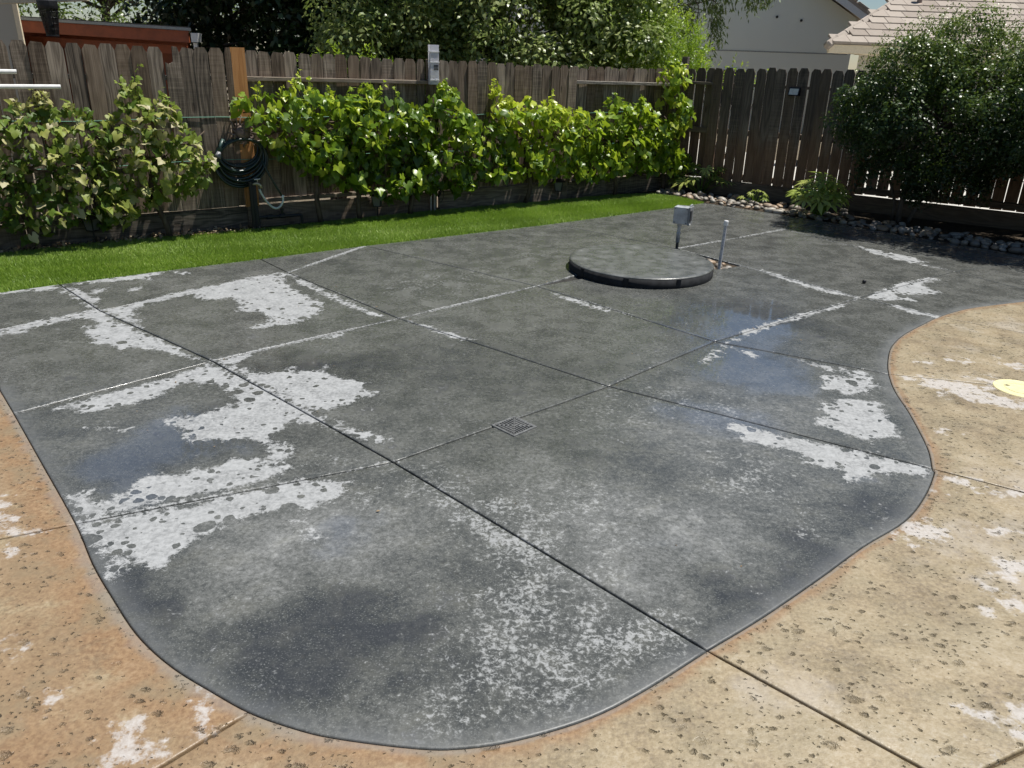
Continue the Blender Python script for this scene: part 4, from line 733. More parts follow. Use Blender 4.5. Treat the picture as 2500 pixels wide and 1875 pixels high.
tree('background_tree', 'tree with bright sky gaps above the red patio cover', 'tree', (-9.2, 18.5, -.07), [((-9.0, 18.3, 3.6), (2.6, 1.6, 2.0), 1.0), ((-6.9, 18.8, 3.2), (1.3, 1.0, 1.5), .4)], SIMPLE_LEAF, .09, M_BROAD, .14, .45, 'trees beyond the fences', 50, 120, .36, .5)
tree('drooping_tree', 'tree with hanging branches in front of the grey gable wall', 'tree', (2.4, 16.4, -.07), [((2.3, 16.2, 3.9), (2.0, 1.5, 1.8), 1.0), ((3.6, 15.9, 3.6), (1.0, .9, .8), .35)], NARROW_LEAF, .11, M_DROOP, .12, .5, 'trees beyond the fences', 60, 140, .36, .4, .9)
# hanging fringe of the drooping tree
dt = [o for o in COL.objects if o.name.startswith('drooping_tree')][0]
parts = []; b = MB()
for (x, y, z0, L) in [(3.05, 15.4, 3.2, 1.25), (3.3, 15.3, 3.1, 1.05), (3.55, 15.4, 3.3, .9), (2.75, 15.4, 2.9, 1.0), (3.9, 15.4, 3.5, .8), (4.2, 15.5, 3.4, .75), (2.5, 15.3, 2.6, .7), (3.15, 15.6, 2.7, 1.1), (3.45, 15.5, 2.75, .95), (4.35, 15.4, 2.95, .25)]:
    n = int(150 * L + 40); q = rng.uniform(0, 1, n); P = np.stack([x + .12 * np.sin(q * 4 + x * 9) + rng.normal(0, .07, n), y + rng.normal(0, .07, n), z0 - q * L], 1)
    parts.append((NARROW_LEAF, P, rng.normal(0, 1, (n, 3)) + np.array((0, -.5, .5)), rng.normal(0, .4, (n, 3)) + np.array((0.2, 0, -1)), rng.uniform(.07, .13, n), np.clip(rng.normal(.5, .18, n), 0, 1)))
    limb(b, (2.5, 16.1, 3.6), (x, y, z0), .02, .01, 4); limb(b, (x, y, z0), (x + .1 * math.sin(4 + x * 9), y, z0 - L * .9), .008, .003, 4)
merge_clouds('hanging_foliage', parts, M_DROOP, dt); bo = b.build('branch', M_TBARK, dt); bo.location = -dt.location
# bright feathery shrub: upright sprays
def spray_shrub(name, label, cat, base, c, rad, nsp, L, leaf, size, mat, tint0, per=26, updir=(0, 0, 1), group=None, core=None, shell=.3, coneout=.7, zmin=None):
    root = empty(name, base); tag(root, label, cat, group); c = np.array(c); rad = np.array(rad); parts = []; b = MB()
    d_ = unit(rng.normal(0, 1, (nsp, 3))); d_[:, 2] = np.abs(d_[:, 2]) * 1.1 - .45; d_ = unit(d_)
    S = c + d_ * rad * (shell + (1 - shell) * rng.uniform(0, 1, (nsp, 1)) ** .5); D_ = unit(d_ * coneout + np.array(updir) * .9 + rng.normal(0, .22, (nsp, 3)))
    ln = L * rng.uniform(.6, 1.3, nsp); q = rng.uniform(0, 1, (nsp, per))
    P = S[:, None] + D_[:, None] * (q * ln[:, None])[..., None] + rng.normal(0, 1, (nsp, per, 3)) * (.012 + .02 * (1 - q))[..., None]
    A = D_[:, None] * 1.0 + rng.normal(0, .55, (nsp, per, 3)); N = rng.normal(0, .6, (nsp, per, 3)) + d_[:, None] * .6 + np.array((0, 0, .3))
    tn = np.clip(tint0 + (q - .5) * .35 + rng.normal(0, .1, (nsp, per)) + .25 * ((P[..., 2] - c[2]) / rad[2]), 0, 1)
    if zmin is not None:
        pass
    parts.append((leaf, P.reshape(-1, 3), N.reshape(-1, 3), A.reshape(-1, 3), rng.uniform(.7, 1.3, nsp * per) * size, tn.ravel()))
    for i in range(0, nsp, max(1, nsp // 45)): limb(b, Vector(base) + Vector((random.gauss(0, .04), random.gauss(0, .04), 0)), S[i], .018, .004, 4, .1)
    merge_clouds('crown', parts, mat, root); tr = b.build('trunk', M_TBARK, root); tr.location = -root.location
    return root
spray_shrub('bright_shrub', 'bright yellow green feathery shrub rising above the fence', 'shrub', (1.95, 13.1, -.07), (1.95, 13.1, 1.75), (.85, .6, .62), 520, .32, NARROW_LEAF, .055, M_BRIGHT, .5, 34)
spray_shrub('bright_shrub', 'small light green shrub tips peeking over the fence right of the orange board', 'shrub', (-2.35, 10.2, -.07), (-2.2, 10.15, 1.45), (.75, .25, .24), 34, .24, NARROW_LEAF, .07, M_BRIGHT, .35, 22)
spray_shrub('bright_shrub', 'thin yellow green sprigs over the fence right of the corner vine', 'shrub', (3.15, 12.6, -.07), (3.15, 12.6, 1.42), (.5, .2, .3), 26, .28, SIMPLE_LEAF, .055, M_BRIGHT, .6, 16)
# big clipped glossy shrubs by the right fence
def big_shrub(label, base, c, rad, ncl, stems, lobe=None):
    root = empty('glossy_shrub', base); tag(root, label, 'shrub', 'big glossy shrubs by the stone border'); parts = []
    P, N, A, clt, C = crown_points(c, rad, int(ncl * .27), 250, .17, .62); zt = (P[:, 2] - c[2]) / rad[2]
    P[:, 2] += .05 * np.sin(P[:, 0] * 9)
    if lobe is not None:
        P_, N_, A_, c_, C_ = crown_points(lobe[0], lobe[1], int(ncl * .09), 250, .16, .5); parts.append((SIMPLE_LEAF, P_, N_, A_, rng.uniform(.7, 1.3, len(P_)) * .042, np.clip(.42 + c_ * .8 + rng.normal(0, .12, len(P_)), 0, 1))); C = np.vstack([C, C_])
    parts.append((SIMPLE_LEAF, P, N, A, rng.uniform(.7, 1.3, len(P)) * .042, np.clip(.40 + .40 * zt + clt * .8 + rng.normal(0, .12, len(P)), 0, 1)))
    ns = 330; an = rng.uniform(0, 2 * math.pi, ns); rr = np.sqrt(rng.uniform(0, 1, ns)); X = c[0] + rad[0] * .95 * rr * np.cos(an); Y = c[1] + rad[1] * .9 * rr * np.sin(an)
    Z = c[2] + rad[2] * np.sqrt(np.clip(1 - rr ** 2, 0, 1)) * .95; ln = rng.uniform(.12, .4, ns); per = 26; q = rng.uniform(0, 1, (ns, per))
    D_ = unit(np.stack([rng.normal(0, .16, ns), rng.normal(0, .16, ns), np.ones(ns)], 1)); S = np.stack([X, Y, Z], 1)
    Q = S[:, None] + D_[:, None] * (q * ln[:, None])[..., None] + rng.normal(0, .012, (ns, per, 3))
    parts.append((SIMPLE_LEAF, Q.reshape(-1, 3), (rng.normal(0, .7, (ns * per, 3)) + np.array((0, 0, .5))), rng.normal(0, .5, (ns * per, 3)) + np.array((0, 0, .8)), rng.uniform(.02, .034, ns * per), np.clip(.7 + .25 * q.ravel() + rng.normal(0, .1, ns * per), 0, 1)))
    merge_clouds('crown', parts, M_SHRUB, root)
    b = MB()
    for (dx_, dy_, tx, ty, r_) in stems: limb(b, Vector(base) + Vector((dx_, dy_, 0)), (tx, ty, c[2] + .1), r_, r_ * .5, 6, .06)
    for i in rng.choice(len(C), 30, replace=False): limb(b, (c[0] + random.gauss(0, .15), c[1] + random.gauss(0, .1), c[2] - .2), C[i], .014, .004, 4, .1)
    t_ = b.build('trunk', M_TBARK, root, smooth=True); t_.location = -root.location
big_shrub('large dark glossy shrub with upright pale shoots, left of the shrub pair', (4.8, 9.85, 0), (4.93, 9.52, 1.3), (1.18, .74, .9), 760, [(0, 0, 4.8, 9.85, .035), (.1, -.05, 5.2, 9.7, .025), (-.06, .05, 4.5, 9.8, .022)])
big_shrub('large dark glossy shrub at the right edge of the photo with leaning bare stems', (6.0, 8.85, 0), (6.08, 8.5, 1.42), (1.2, .78, .92), 740, [(0, 0, 6.3, 8.9, .03), (-.1, .0, 6.0, 8.8, .022), (.08, -.1, 6.5, 8.7, .022)])
# palmate-leaved plants
M_PALM = mat_leaf('palmate_leaf', [(0.0, (0.16, 0.24, 0.035)), (0.5, (0.30, 0.38, 0.065)), (1.0, (0.50, 0.53, 0.16))], 0.35, 0.35, 0.5, (0.3, 0.4, 0.05))
PLM = []
for i in range(4):
    Vt, Ft = palm_leaf(7, i); me = bpy.data.meshes.new('leaf'); me.from_pydata(Vt.tolist(), [], Ft.tolist()); me.materials.append(M_PALM); PLM.append(me)
def palmate(label, base, n, h, spread, ls):
    root = empty('palmate_plant', base); tag(root, label, 'plant', 'palmate plants in the stone border'); b = MB()
    for i in range(n):
        an = random.uniform(0, 6.28); q = math.sqrt(random.random()); x, y = q * spread * math.cos(an), q * spread * math.sin(an) * .8; z = h * (1 - .55 * q * q) * random.uniform(.55, 1.05)
        o = bpy.data.objects.new('leaf', random.choice(PLM)); COL.objects.link(o); o.parent = root; o.location = (x, y, z)
        out = Vector((x, y, 0)).normalized() if q > .05 else Vector((1, 0, 0)); nr = (out * random.uniform(.0, .55) + Vector((random.gauss(0, .2), random.gauss(0, .2) - .25, 1))).normalized()
        ya = (out - nr * out.dot(nr)).normalized(); xa = ya.cross(nr); M = Matrix((xa, ya, nr)).transposed(); s_ = ls * random.uniform(.75, 1.25); o.matrix_local = Matrix.Translation((x, y, z)) @ (M * s_).to_4x4()
        b.tube([(x * .1, y * .1, 0), (x * .55, y * .55, z * .62), (x, y, z)], [.006, .005, .003], 5)
    b.build('stem', M_VINE, root)
palmate('leafy palmate plant at the foot of the fence corner', (2.66, 11.55, 0), 28, .46, .38, .19)
palmate('tiny palmate plant between the pebbles, smallest of the three', (3.22, 10.72, 0), 9, .22, .17, .10)
palmate('bushy palmate plant with large lit leaves beside the patio edge', (3.82, 9.93, 0), 34, .5, .36, .21)

# ------------------------------------------------------------------ neighbouring buildings
M_STUCCO = mat_stucco('grey_stucco', (0.76, 0.78, 0.70)); M_BEIGE = mat_stucco('beige_stucco', (0.50, 0.47, 0.40)); M_CREAM = simple('cream_paint', (0.82, 0.70, 0.50), 0.6, 0, .06)
M_WHITE = simple('white_paint', (0.72, 0.72, 0.70), 0.5, 0, .06); M_METALEDGE = simple('grey_metal_edge', (0.30, 0.32, 0.33), 0.45, .4)
t = NT('roof_tile'); n_ = t.noise(t.pos(), 14, 5, .6); r_ = t.rnd()
M_TILE = t.done(t.bsdf(t.mix(t.math('ADD', t.math('MULTIPLY', r_, .6), t.math('MULTIPLY', n_, .5)), (0.24, 0.20, 0.168), (0.41, 0.36, 0.31)), .85, t.bump(n_, .3, .01), spec=.2))
t = NT('window_glass'); M_GLASS = t.done(t.bsdf((0.03, 0.035, 0.04), .08, None, 0, .6))
# gabled grey stucco house
gh = empty('gabled_house', (5.5, 24, -.07)); tag(gh, 'grey stucco house with plain gable wall beyond the fence', 'house')
def part(name, mb, mat, root, smooth=False): o = mb.build(name, mat, root, smooth=smooth); o.location = -root.location; return o
AP, EV, SL = 3.4, 9.3, .56
zE = 3.02; zA = zE + SL * (EV - AP)
prof = [(2 * AP - EV, -.07), (EV, -.07), (EV, zE), (AP, zA), (2 * AP - EV, zE)]
b = MB(); n = len(prof); V = [(x, 24, z) for x, z in prof] + [(x, 31, z) for x, z in prof]; b.add(V, [tuple(range(n)), tuple(range(n, 2 * n))[::-1]] + [((i + 1) % n, i, n + i, n + (i + 1) % n) for i in range(n)]); part('wall', b, M_STUCCO, gh)
for sg in (1, -1):
    b = MB(); x0, x1 = AP, AP + sg * (EV - AP + .42)
    zz = lambda x: zA + .06 - SL * abs(x - AP)
    for k, (y0, y1, z0, z1, nm, mt) in enumerate([(23.55, 31.3, .08, .16, 'roof', M_TILE), (23.56, 23.60, -.12, .075, 'fascia', M_WHITE)]):
        b = MB(); b.add([(x0, y0, zz(x0) + z0), (x1, y0, zz(x1) + z0), (x1, y1, zz(x1) + z0), (x0, y1, zz(x0) + z0), (x0, y0, zz(x0) + z1), (x1, y0, zz(x1) + z1), (x1, y1, zz(x1) + z1), (x0, y1, zz(x0) + z1)], [(0, 3, 2, 1), (4, 5, 6, 7), (0, 1, 5, 4), (1, 2, 6, 5), (2, 3, 7, 6), (3, 0, 4, 7)]); part(nm, b, mt, gh)
    if sg == 1:
        for i in range(9):
            x = x1 - .12 - i * .36; part('rake_tile', MB().box((x, 23.66, zz(x) + .20), (.36, .3, .06), Matrix.Rotation(math.atan(SL), 3, 'Y'), .01), M_TILE, gh)
part('band', MB().box((4.0, 23.994, 2.10), (10.4, .012, .03)), simple('band_grey', (0.33, 0.34, 0.32), .9), gh)
wf = part('window', MB().box((5.95, 23.99, 1.12), (.5, .06, 1.06), None, .01), M_WHITE, gh); pn = MB().box((5.95, 23.955, 1.12), (.4, .02, .94)).build('pane', M_GLASS, wf)
for (x, z) in ((7.06, 3.0), (7.75, 2.93)): part('wall_vent', MB().lathe([(.035, 0), (.035, .03), (.02, .035)], 10, (x, 23.998, z), Matrix.Rotation(R(90), 3, 'X')), simple('vent_dark', (.03, .03, .03), .7), gh)
# tiled hip-roof house
th = empty('tiled_house', (9.5, 18, -.07)); tag(th, 'house with pinkish brown flat tile hip roof behind the shrubs', 'house')
EX, EY, EZ, TA = 5.77, 16.0, 2.17, math.tan(R(25))
part('wall', MB().prism([(EX + .75, EY + .4), (16.0, EY + .4), (16.0, EY + 9), (EX + 9.35, EY + 9)], -.07, 2.0), M_BEIGE, th)
b = MB(); x1 = 16.4; D_ = 4.7; b.add([(EX, EY, EZ), (x1, EY, EZ), (x1 - D_, EY + D_, EZ + D_ * TA), (EX + D_, EY + D_, EZ + D_ * TA), (EX + 2 * D_, EY + 2 * D_, EZ), (x1, EY + 2 * D_, EZ)], [(0, 1, 2, 3), (0, 3, 4), (1, 5, 2), (3, 2, 5, 4)]); part('roof', b, M_TILE, th)
part('fascia', MB().box(((EX + x1) / 2, EY - .012, EZ - .085), (x1 - EX, .024, .15), None, .004), M_CREAM, th); part('fascia', MB().box((EX + D_ - .02, EY + D_ , EZ - .085), (2 * D_ * 1.414 - .02, .024, .15), rotz(R(45)), .004), M_CREAM, th)
part('soffit', MB().box(((EX + x1) / 2 + .3, EY + .21, EZ - .165), (x1 - EX - .7, .38, .02)), M_CREAM, th)
tm = MB().box((0, 0, 0), (.325, .36, .05), None, .004).mesh('tile', M_TILE); sa = R(25 - 3.2)
for rw in range(13):
    d0 = .30 * rw; y = EY + d0 * math.cos(R(25)) + .10; z = EZ + (y - EY) * TA + .042
    x = EX + (y - EY) + .10 + (.165 if rw % 2 else 0)
    while x < 11.6:
        o = bpy.data.objects.new('tile', tm); COL.objects.link(o); o.parent = th; o.location = Vector((x, y, z + random.uniform(-.003, .003))) - th.location; o.rotation_euler = (sa, random.gauss(0, .004), random.gauss(0, .006)); x += .33
hc = MB().box((0, 0, 0), (.14, .14, .36), rotz(R(45)), .03).mesh('hip_tile', M_TILE); hd = Vector((1, 1, TA)).normalized()
for i in range(14):
    p = Vector((EX + .05, EY + .05, EZ + .015)) + hd * (.34 * i); o = bpy.data.objects.new('hip_tile', hc); COL.objects.link(o); o.parent = th; o.location = p - th.location; o.rotation_euler = (-hd).to_track_quat('Z', 'Y').to_euler(); o.scale = (1, .6, 1) if False else (1, 1, 1)
vp = Vector((EX + 2.3, EY + 1.72, EZ + 1.72 * TA)); part('vent_pipe', MB().lathe([(.13, 0), (.13, .02), (.05, .05), (.045, .3), (.065, .31), (.065, .38), (.02, .4)], 12, vp), simple('vent_paint', (.3, .23, .19), .6), th)
# patio cover and beige wall, far left
pc = empty('patio_cover', (-6.4, 13.0, -.07)); tag(pc, 'patio cover with red brown fascia board and grey roof edge above the fence', 'patio cover')
zl = lambda x: np.interp(x, [-7.71, -5.14], [2.12, 2.02])
def slat(nm, x0, x1, y, z0, z1, th_, mt, sk=0.0):
    b = MB(); b.add([(x0, y, zl(x0) + z0), (x1, y, zl(x1) + z0), (x1 + sk, y + th_, zl(x1) + z0), (x0, y + th_, zl(x0) + z0), (x0, y, zl(x0) + z1), (x1, y, zl(x1) + z1), (x1 + sk, y + th_, zl(x1) + z1), (x0, y + th_, zl(x0) + z1)], [(0, 3, 2, 1), (4, 5, 6, 7), (0, 1, 5, 4), (1, 2, 6, 5), (2, 3, 7, 6), (3, 0, 4, 7)]); return part(nm, b, mt, pc)
slat('fascia', -8.6, -5.16, 13.0, -.21, -.045, .04, M_REDWOOD); slat('roof', -8.6, -5.10, 12.97, -.04, 0, 1.3, M_METALEDGE, -.52)
t = NT('asphalt_roofing'); n_ = t.noise(t.pos(), 60, 4, .6); M_ROOFING = t.done(t.bsdf(t.mix(n_, (.04, .035, .03), (.13, .11, .095)), .9, t.bump(n_, .6, .01)))
slat('roofing', -8.6, -5.13, 12.99, .003, .014, 1.25, M_ROOFING, -.52)
part('added_backing', MB().box((-7.4, 14.35, .85), (3.4, .1, 2.1)), M_REDWOOD, pc); slat('beam', -8.6, -5.45, 13.55, -.40, -.27, .09, M_REDWOOD)  # backing is added to keep the space under the fascia dark
for x in (-8.1, -7.3, -6.5, -5.75): slat('rafter', x, x + .05, 13.05, -.2, -.05, 1.2, M_REDWOOD)
for x in (-7.72, -5.62): part('post', MB().box((x, 13.6, .8), (.11, .11, 1.66), None, .006), M_REDWOOD, pc)
gt = MB(); gt.prism([(-.045, 0), (.045, 0), (.07, .13), (-.045, .13)], 12.95, 13.1); gt.v = [(x - 5.06, z_, y + 1.82) for x, y, z_ in gt.v]; part('gutter_end', gt, M_WHITE, pc); part('downspout', MB().box((-5.075, 13.03, .87), (.06, .05, 1.88), None, .004), M_WHITE, pc)
hw = empty('beige_house', (-8.2, 12, -.07)); tag(hw, 'corner of a beige stucco house at the far left above the fence', 'house')
part('wall', MB().prism([(-9.8, 12.0), (-7.17, 12.0), (-8.5, 14.1), (-9.8, 14.1)], -.07, 3.27), M_BEIGE, hw); part('corner_trim', MB().box((-7.155, 11.985, 1.6), (.07, .03, 3.34), None, .003), M_CREAM, hw)
M_BEAM = simple('beam_paint', (.5, .45, .34), .6); part('beam', MB().box((-6.56, 11.6, 2.275), (1.3, .07, .06), Matrix.Rotation(R(-3.5), 3, 'Y'), .004), M_BEAM, hw)
# hanging wire lantern
M_BLACK = simple('black_metal', (.018, .018, .02), .5, .3, .2); M_DKGLASS = NT('smoked_mesh'); tt = M_DKGLASS
gl_ = tt.n('ShaderNodeBsdfTransparent', Color=(.33, .32, .31)); pr_ = tt.bsdf((.02, .02, .022), .35); mx_ = tt.n('ShaderNodeMixShader', _0=.45); tt.set(mx_.inputs[1], gl_); tt.set(mx_.inputs[2], pr_); M_DKGLASS = tt.done(mx_)
hl = empty('hanging_lantern', (-6.34, 11.35, 1.83)); tag(hl, 'dark tapered mesh lantern hanging in front of the red patio cover', 'lantern')
MB().lathe([(.075, .02), (.118, .36)], 14).build('mesh_shade', M_DKGLASS, hl); MB().lathe([(.12, .34), (.125, .37), (.125, .43), (.05, .47), (.012, .5)], 14).build('cap', M_BLACK, hl); MB().lathe([(.078, 0), (.078, .02)], 14).build('base', M_BLACK, hl)
MB().lathe([(.028, .03), (.03, .3)], 10).build('tube', M_WHITE, hl); MB().lathe([(.032, .02), (.034, .13)], 10).build('socket', M_BLACK, hl)
for k in range(10):
    a = k * math.pi / 5; MB().tube([(.077 * math.cos(a), .077 * math.sin(a), .02), (.12 * math.cos(a), .12 * math.sin(a), .36)], .0025, 5).build('wire', M_BLACK, hl)
for z in (.09, .16, .23, .30): 
    rr = .076 + .043 * (z - .02) / .34; MB().tube([(rr * math.cos(a * .4488), rr * math.sin(a * .4488), z) for a in range(14)], .002, 4, closed=True).build('wire', M_BLACK, hl)
MB().tube([(0, 0, .5), (0, .12, .45), (0, .24, .42)], .006, 6).build('hook', M_BLACK, hl)

# ------------------------------------------------------------------ things on the patio
lid = empty('tank_lid', (1.145, 6.99, 0)); tag(lid, 'round raised grey concrete lid in the patio', 'lid')
t = NT('lid_concrete'); p = t.pos(); n1 = t.noise(p, 9, 6, .6); n2 = t.noise(p, 55, 4, .6)
cc = t.ramp(t.math('ADD', t.math('MULTIPLY', n1, .7), t.math('MULTIPLY', n2, .3)), [(.3, (.06, .065, .063)), (.5, (.105, .11, .105)), (.64, (.15, .155, .15)), (.78, (.3, .31, .31))]); M_LID = t.done(t.bsdf(cc, t.lin(n1, .3, .7, .18, .42), t.bump(n2, .15, .006)))
M_LIDS = simple('lid_side_shade', (.022, .023, .025), .8, 0, .4, 18, .1, .2)  # side coloured near black, its shade is put into the colour
MB().lathe([(.648, -.02), (.654, .0), (.656, .08)], 72, (0, 0, 0)).build('rim', M_LIDS, lid, smooth=True)
MB().lathe([(.656, .0801), (.652, .088), (.642, .093), (.6, .0955), (.01, .0965)], 72).build('top', M_LID, lid, smooth=True)
for k in range(3):
    a = (-1.9, -1.2, -2.6)[k]; MB().box((.652 * math.cos(a), .652 * math.sin(a), .05), (.05, .012, .07), rotz(a + math.pi / 2), .004).build('seam_patch', M_LIDS, lid)
jb = empty('junction_box', (1.655, 7.925, 0), R(-27)); tag(jb, 'grey metal electrical box on a short pole behind the round lid', 'electrical box')
M_GALV = simple('galvanised', (.42, .44, .46), .45, .3, .3, 12, .12); M_CONDUIT = simple('grey_conduit', (.22, .23, .235), .5, 0, .2); M_DKCON = simple('dark_conduit', (.045, .047, .05), .5)
MB().lathe([(.016, -.02), (.016, .065)], 12).build('lower_pipe', M_DKCON, jb); MB().lathe([(.0215, .065), (.0215, .115)], 12).build('coupling', M_CONDUIT, jb); MB().lathe([(.0205, .115), (.022, .16), (.018, .17), (.018, .225), (.024, .23), (.024, .26)], 12).build('conduit', M_GALV, jb)
bx = MB().box((.018, 0, .345), (.15, .12, .17), None, .004).build('box', M_GALV, jb); MB().box((.103, 0, .345), (.018, .132, .182), None, .003).build('cover', M_CONDUIT, jb); MB().box((.117, -.03, .35), (.01, .06, .11), None, .004).build('cover_flap', M_DKCON, jb)
MB().tube([(.095, -.04, .438), (.1, -.035, .452), (.1, .035, .452), (.095, .04, .438)], .006, 6).build('hinge', M_GALV, jb); MB().lathe([(.01, 0), (.01, .012)], 8, (.112, -.055, .265), Matrix.Rotation(R(90), 3, 'Y')).build('latch', M_WHITE, jb)
for sx_, sz_ in ((.06, .07), (-.06, .07), (.06, -.07), (-.06, -.07)): MB().lathe([(.006, 0), (.006, .004), (.003, .006)], 8, (.018 + sx_, -.06, .345 + sz_), Matrix.Rotation(R(90), 3, 'X')).build('screw', M_DKCON, jb)
pv = empty('standpipe', (1.905, 7.128, -.02)); tag(pv, 'thin white plastic pipe with cap standing in the stone filled hole', 'pipe')
t = NT('printed_pvc'); o_ = t.obj(); sx = t.n('ShaderNodeSeparateXYZ', Vector=o_); ln_ = t.math('MULTIPLY', t.ss(t.math('ABSOLUTE', t.math('ADD', sx.outputs[0], .005)), .002, .004, 1, 0), t.ss(t.noise(t.scale(o_, (1, 1, 40)), 1.0, 2), .5, .56)); M_PVC = t.done(t.bsdf(t.mix(ln_, (.5, .5, .52), (.06, .07, .12)), .35))
M_WHITEP = simple('white_plastic', (.74, .74, .74), .35, 0, .05)
MB().lathe([(.0155, 0), (.0155, .43)], 14).build('pipe', M_PVC, pv, smooth=False); MB().lathe([(.0205, .425), (.0215, .43), (.0215, .462), (.018, .47)], 14).build('cap', M_WHITEP, pv); pv.rotation_euler = (0, R(1.0), 0)
ball = MB().lathe([(.004, 0), (.013, .004), (.018, .014), (.018, .02), (.012, .031), (.003, .035)], 12).build('ball', M_BLACK, None, (3.117, 6.762, 0.0), True); tag(ball, 'small black ball lying on the grey patio far right', 'ball')
# drain
dr = empty('drain_grate', (0.018, 3.628, 0), R(45)); tag(dr, 'square drain grate set in the grey patio joint', 'drain')
M_GRATE = simple('grate_plastic', (.13, .133, .133), .4, 0, .3, 40); M_HOLESHADE = simple('hole_shade_black', (.006, .006, .006), .9)  # near-black colour stands in for the dark inside uncut openings
q = .078
b = MB()
for (cx, cy, sx_, sy_) in ((0, q, 2 * q + .014, .014), (0, -q, 2 * q + .014, .014), (q, 0, .014, 2 * q - .014), (-q, 0, .014, 2 * q - .014)): b.box((cx, cy, .001), (sx_, sy_, .01), None, .002)
b.build('frame', M_GRATE, dr); MB().box((0, 0, .0005), (2 * q - .014, 2 * q - .014, .004)).build('hole_shade_plate', M_HOLESHADE, dr)  # flat black plate paints the dark below the slats
for k in range(4):
    for j in range(-4, 5):
        x = j * .016; L = q - .012 - abs(x)
        if L < .006: continue
        o = MB().box((0, 0, 0), (.007, L, .006), None, .001).build('slat', M_GRATE, dr); o.matrix_local = Matrix.Rotation(k * math.pi / 2, 4, 'Z') @ Matrix.Translation((x, abs(x) + L / 2 + .004, .0045))
for a in (45, 135): MB().box((0, 0, .0052), (.2, .005, .0065), rotz(R(a)), .001).build('cross_bar', M_GRATE, dr)
# yellow lid
yl = empty('yellow_lid', (3.105, 4.375, 0.0)); tag(yl, 'flat round yellow plastic lid with a slot in the tan paving', 'lid')
M_YEL = simple('yellow_plastic', (.70, .64, .36), .45, 0, .06, 20)
MB().lathe([(.15, -.01), (.15, .002), (.147, .005), (.138, .005), (.136, .0035), (.01, .004)], 48).build('cover', M_YEL, yl); MB().tube([(.085 * math.cos(a * .1963), .085 * math.sin(a * .1963), .004) for a in range(32)], .002, 5, closed=True).build('ridge', M_YEL, yl)
MB().prism([(-.022, 0), (0, .009), (.022, 0), (0, -.009)], .0042, .0052).build('slot', M_HOLESHADE, yl, (-.055, .05, 0)); MB().prism([(-.022, 0), (0, .009), (.022, 0), (0, -.009)], .0042, .0052).build('slot', M_HOLESHADE, yl, (.06, -.05, 0))  # slots are flat black lozenges, their inner dark is only colour

# ------------------------------------------------------------------ things on the fence
def fthing(name, label, cat, s, z, off, group=None): o = empty(name, fpt(s, z, off), FANG); tag(o, label, cat, group); return o
# local frame of such a thing: x along the fence, -y towards the viewer, z up
hh = fthing('hose_hanger', 'dark bronze sun face hose hanger mounted on the orange board', 'hose hanger', 2.50, .975, .06)
t = NT('bronze'); n_ = t.noise(t.obj(), 40, 5, .6); M_BRONZE = t.done(t.bsdf(t.mix(n_, (.09, .062, .052), (.26, .20, .175)), .5, t.bump(n_, .4, .004), .5))
RX = Matrix.Rotation(R(90), 3, 'X')
fc = MB().lathe([(.082, .065), (.08, .085), (.068, .105), (.045, .118), (.015, .124)], 24, (0, 0, 0), RX).build('face', M_BRONZE, hh, smooth=True)
MB().add([(-.009, -.118, .02), (.009, -.118, .02), (-.017, -.115, -.022), (.017, -.115, -.022), (0, -.146, -.02), (0, -.122, .03)], [(0, 2, 4, 5), (1, 5, 4, 3), (2, 3, 4), (0, 5, 1)]).build('nose', M_BRONZE, fc)
for sx_ in (-1, 1):
    MB().lathe([(.016, 0), (.012, .007), (.004, .01)], 10, (sx_ * .03, -.111, .014), RX @ Matrix.Scale(.55, 3, (0, 1, 0))).build('eye', M_BRONZE, fc); MB().tube([(sx_ * .012, -.122, .03), (sx_ * .03, -.118, .037), (sx_ * .05, -.107, .026)], .005, 6).build('brow', M_BRONZE, fc)
MB().tube([(-.028, -.112, -.042), (0, -.121, -.047), (.028, -.112, -.042)], [.003, .0065, .003], 6).build('mouth', M_BRONZE, fc)
for k in range(16):
    a = 2 * math.pi * k / 16 + .1; L = (.17 if k % 2 == 0 else .135) * (1.08 if math.sin(a) > .3 else .9); b = MB(); pts = []; 
    for i in range(6):
        r_ = .07 + (L - .07) * i / 5; aa = a + .13 * math.sin(i * 1.25); pts.append((r_ * math.cos(aa), -.07 - .012 * math.sin(i), r_ * math.sin(aa)))
    b.tube(pts, [.014, .0135, .011, .0085, .006, .002], 6); b.build('ray', M_BRONZE, hh, smooth=True)
b = MB(); b.tube([(-.10, -.005, -.05), (-.10, -.12, -.05), (-.10, -.125, -.02)], .008, 6).tube([(.10, -.005, -.05), (.10, -.12, -.05), (.10, -.125, -.02)], .008, 6).tube([(-.1, -.06, -.05), (.1, -.06, -.05)], .03, 10).box((0, .003, -.02), (.1, .012, .2), None, .003); b.build('bracket', M_BRONZE, hh)
t = NT('green_hose'); n_ = t.noise(t.obj(), 12, 3, .5); M_HOSE = t.done(t.bsdf(t.mix(n_, (.006, .016, .013), (.010, .028, .022)), .28, None, 0, .55))
hs = fthing('garden_hose', 'coiled dark green garden hose hanging from the sun face hanger', 'hose', 2.46, .8, .05)
for i in range(11):
    rw_ = .19 + .008 * i + random.uniform(-.008, .008); top = .118 - .003 * (i % 3); bot = -.14 - .022 * i + random.uniform(-.012, .012); off = -.045 - .022 * (i % 4); ph = random.uniform(-.02, .02); pts = []
    for k in range(40):
        a = 2 * math.pi * k / 40; zc, rz_ = (top + bot) / 2, (top - bot) / 2; pts.append((rw_ * math.cos(a) * (1 + .08 * math.sin(a)) + ph, off + .014 * math.sin(a * 2 + i), zc + rz_ * math.sin(a) + .018 * math.cos(a)))
    MB().tube(pts, .0132, 8, closed=True).build('coil', M_HOSE, hs, smooth=True)
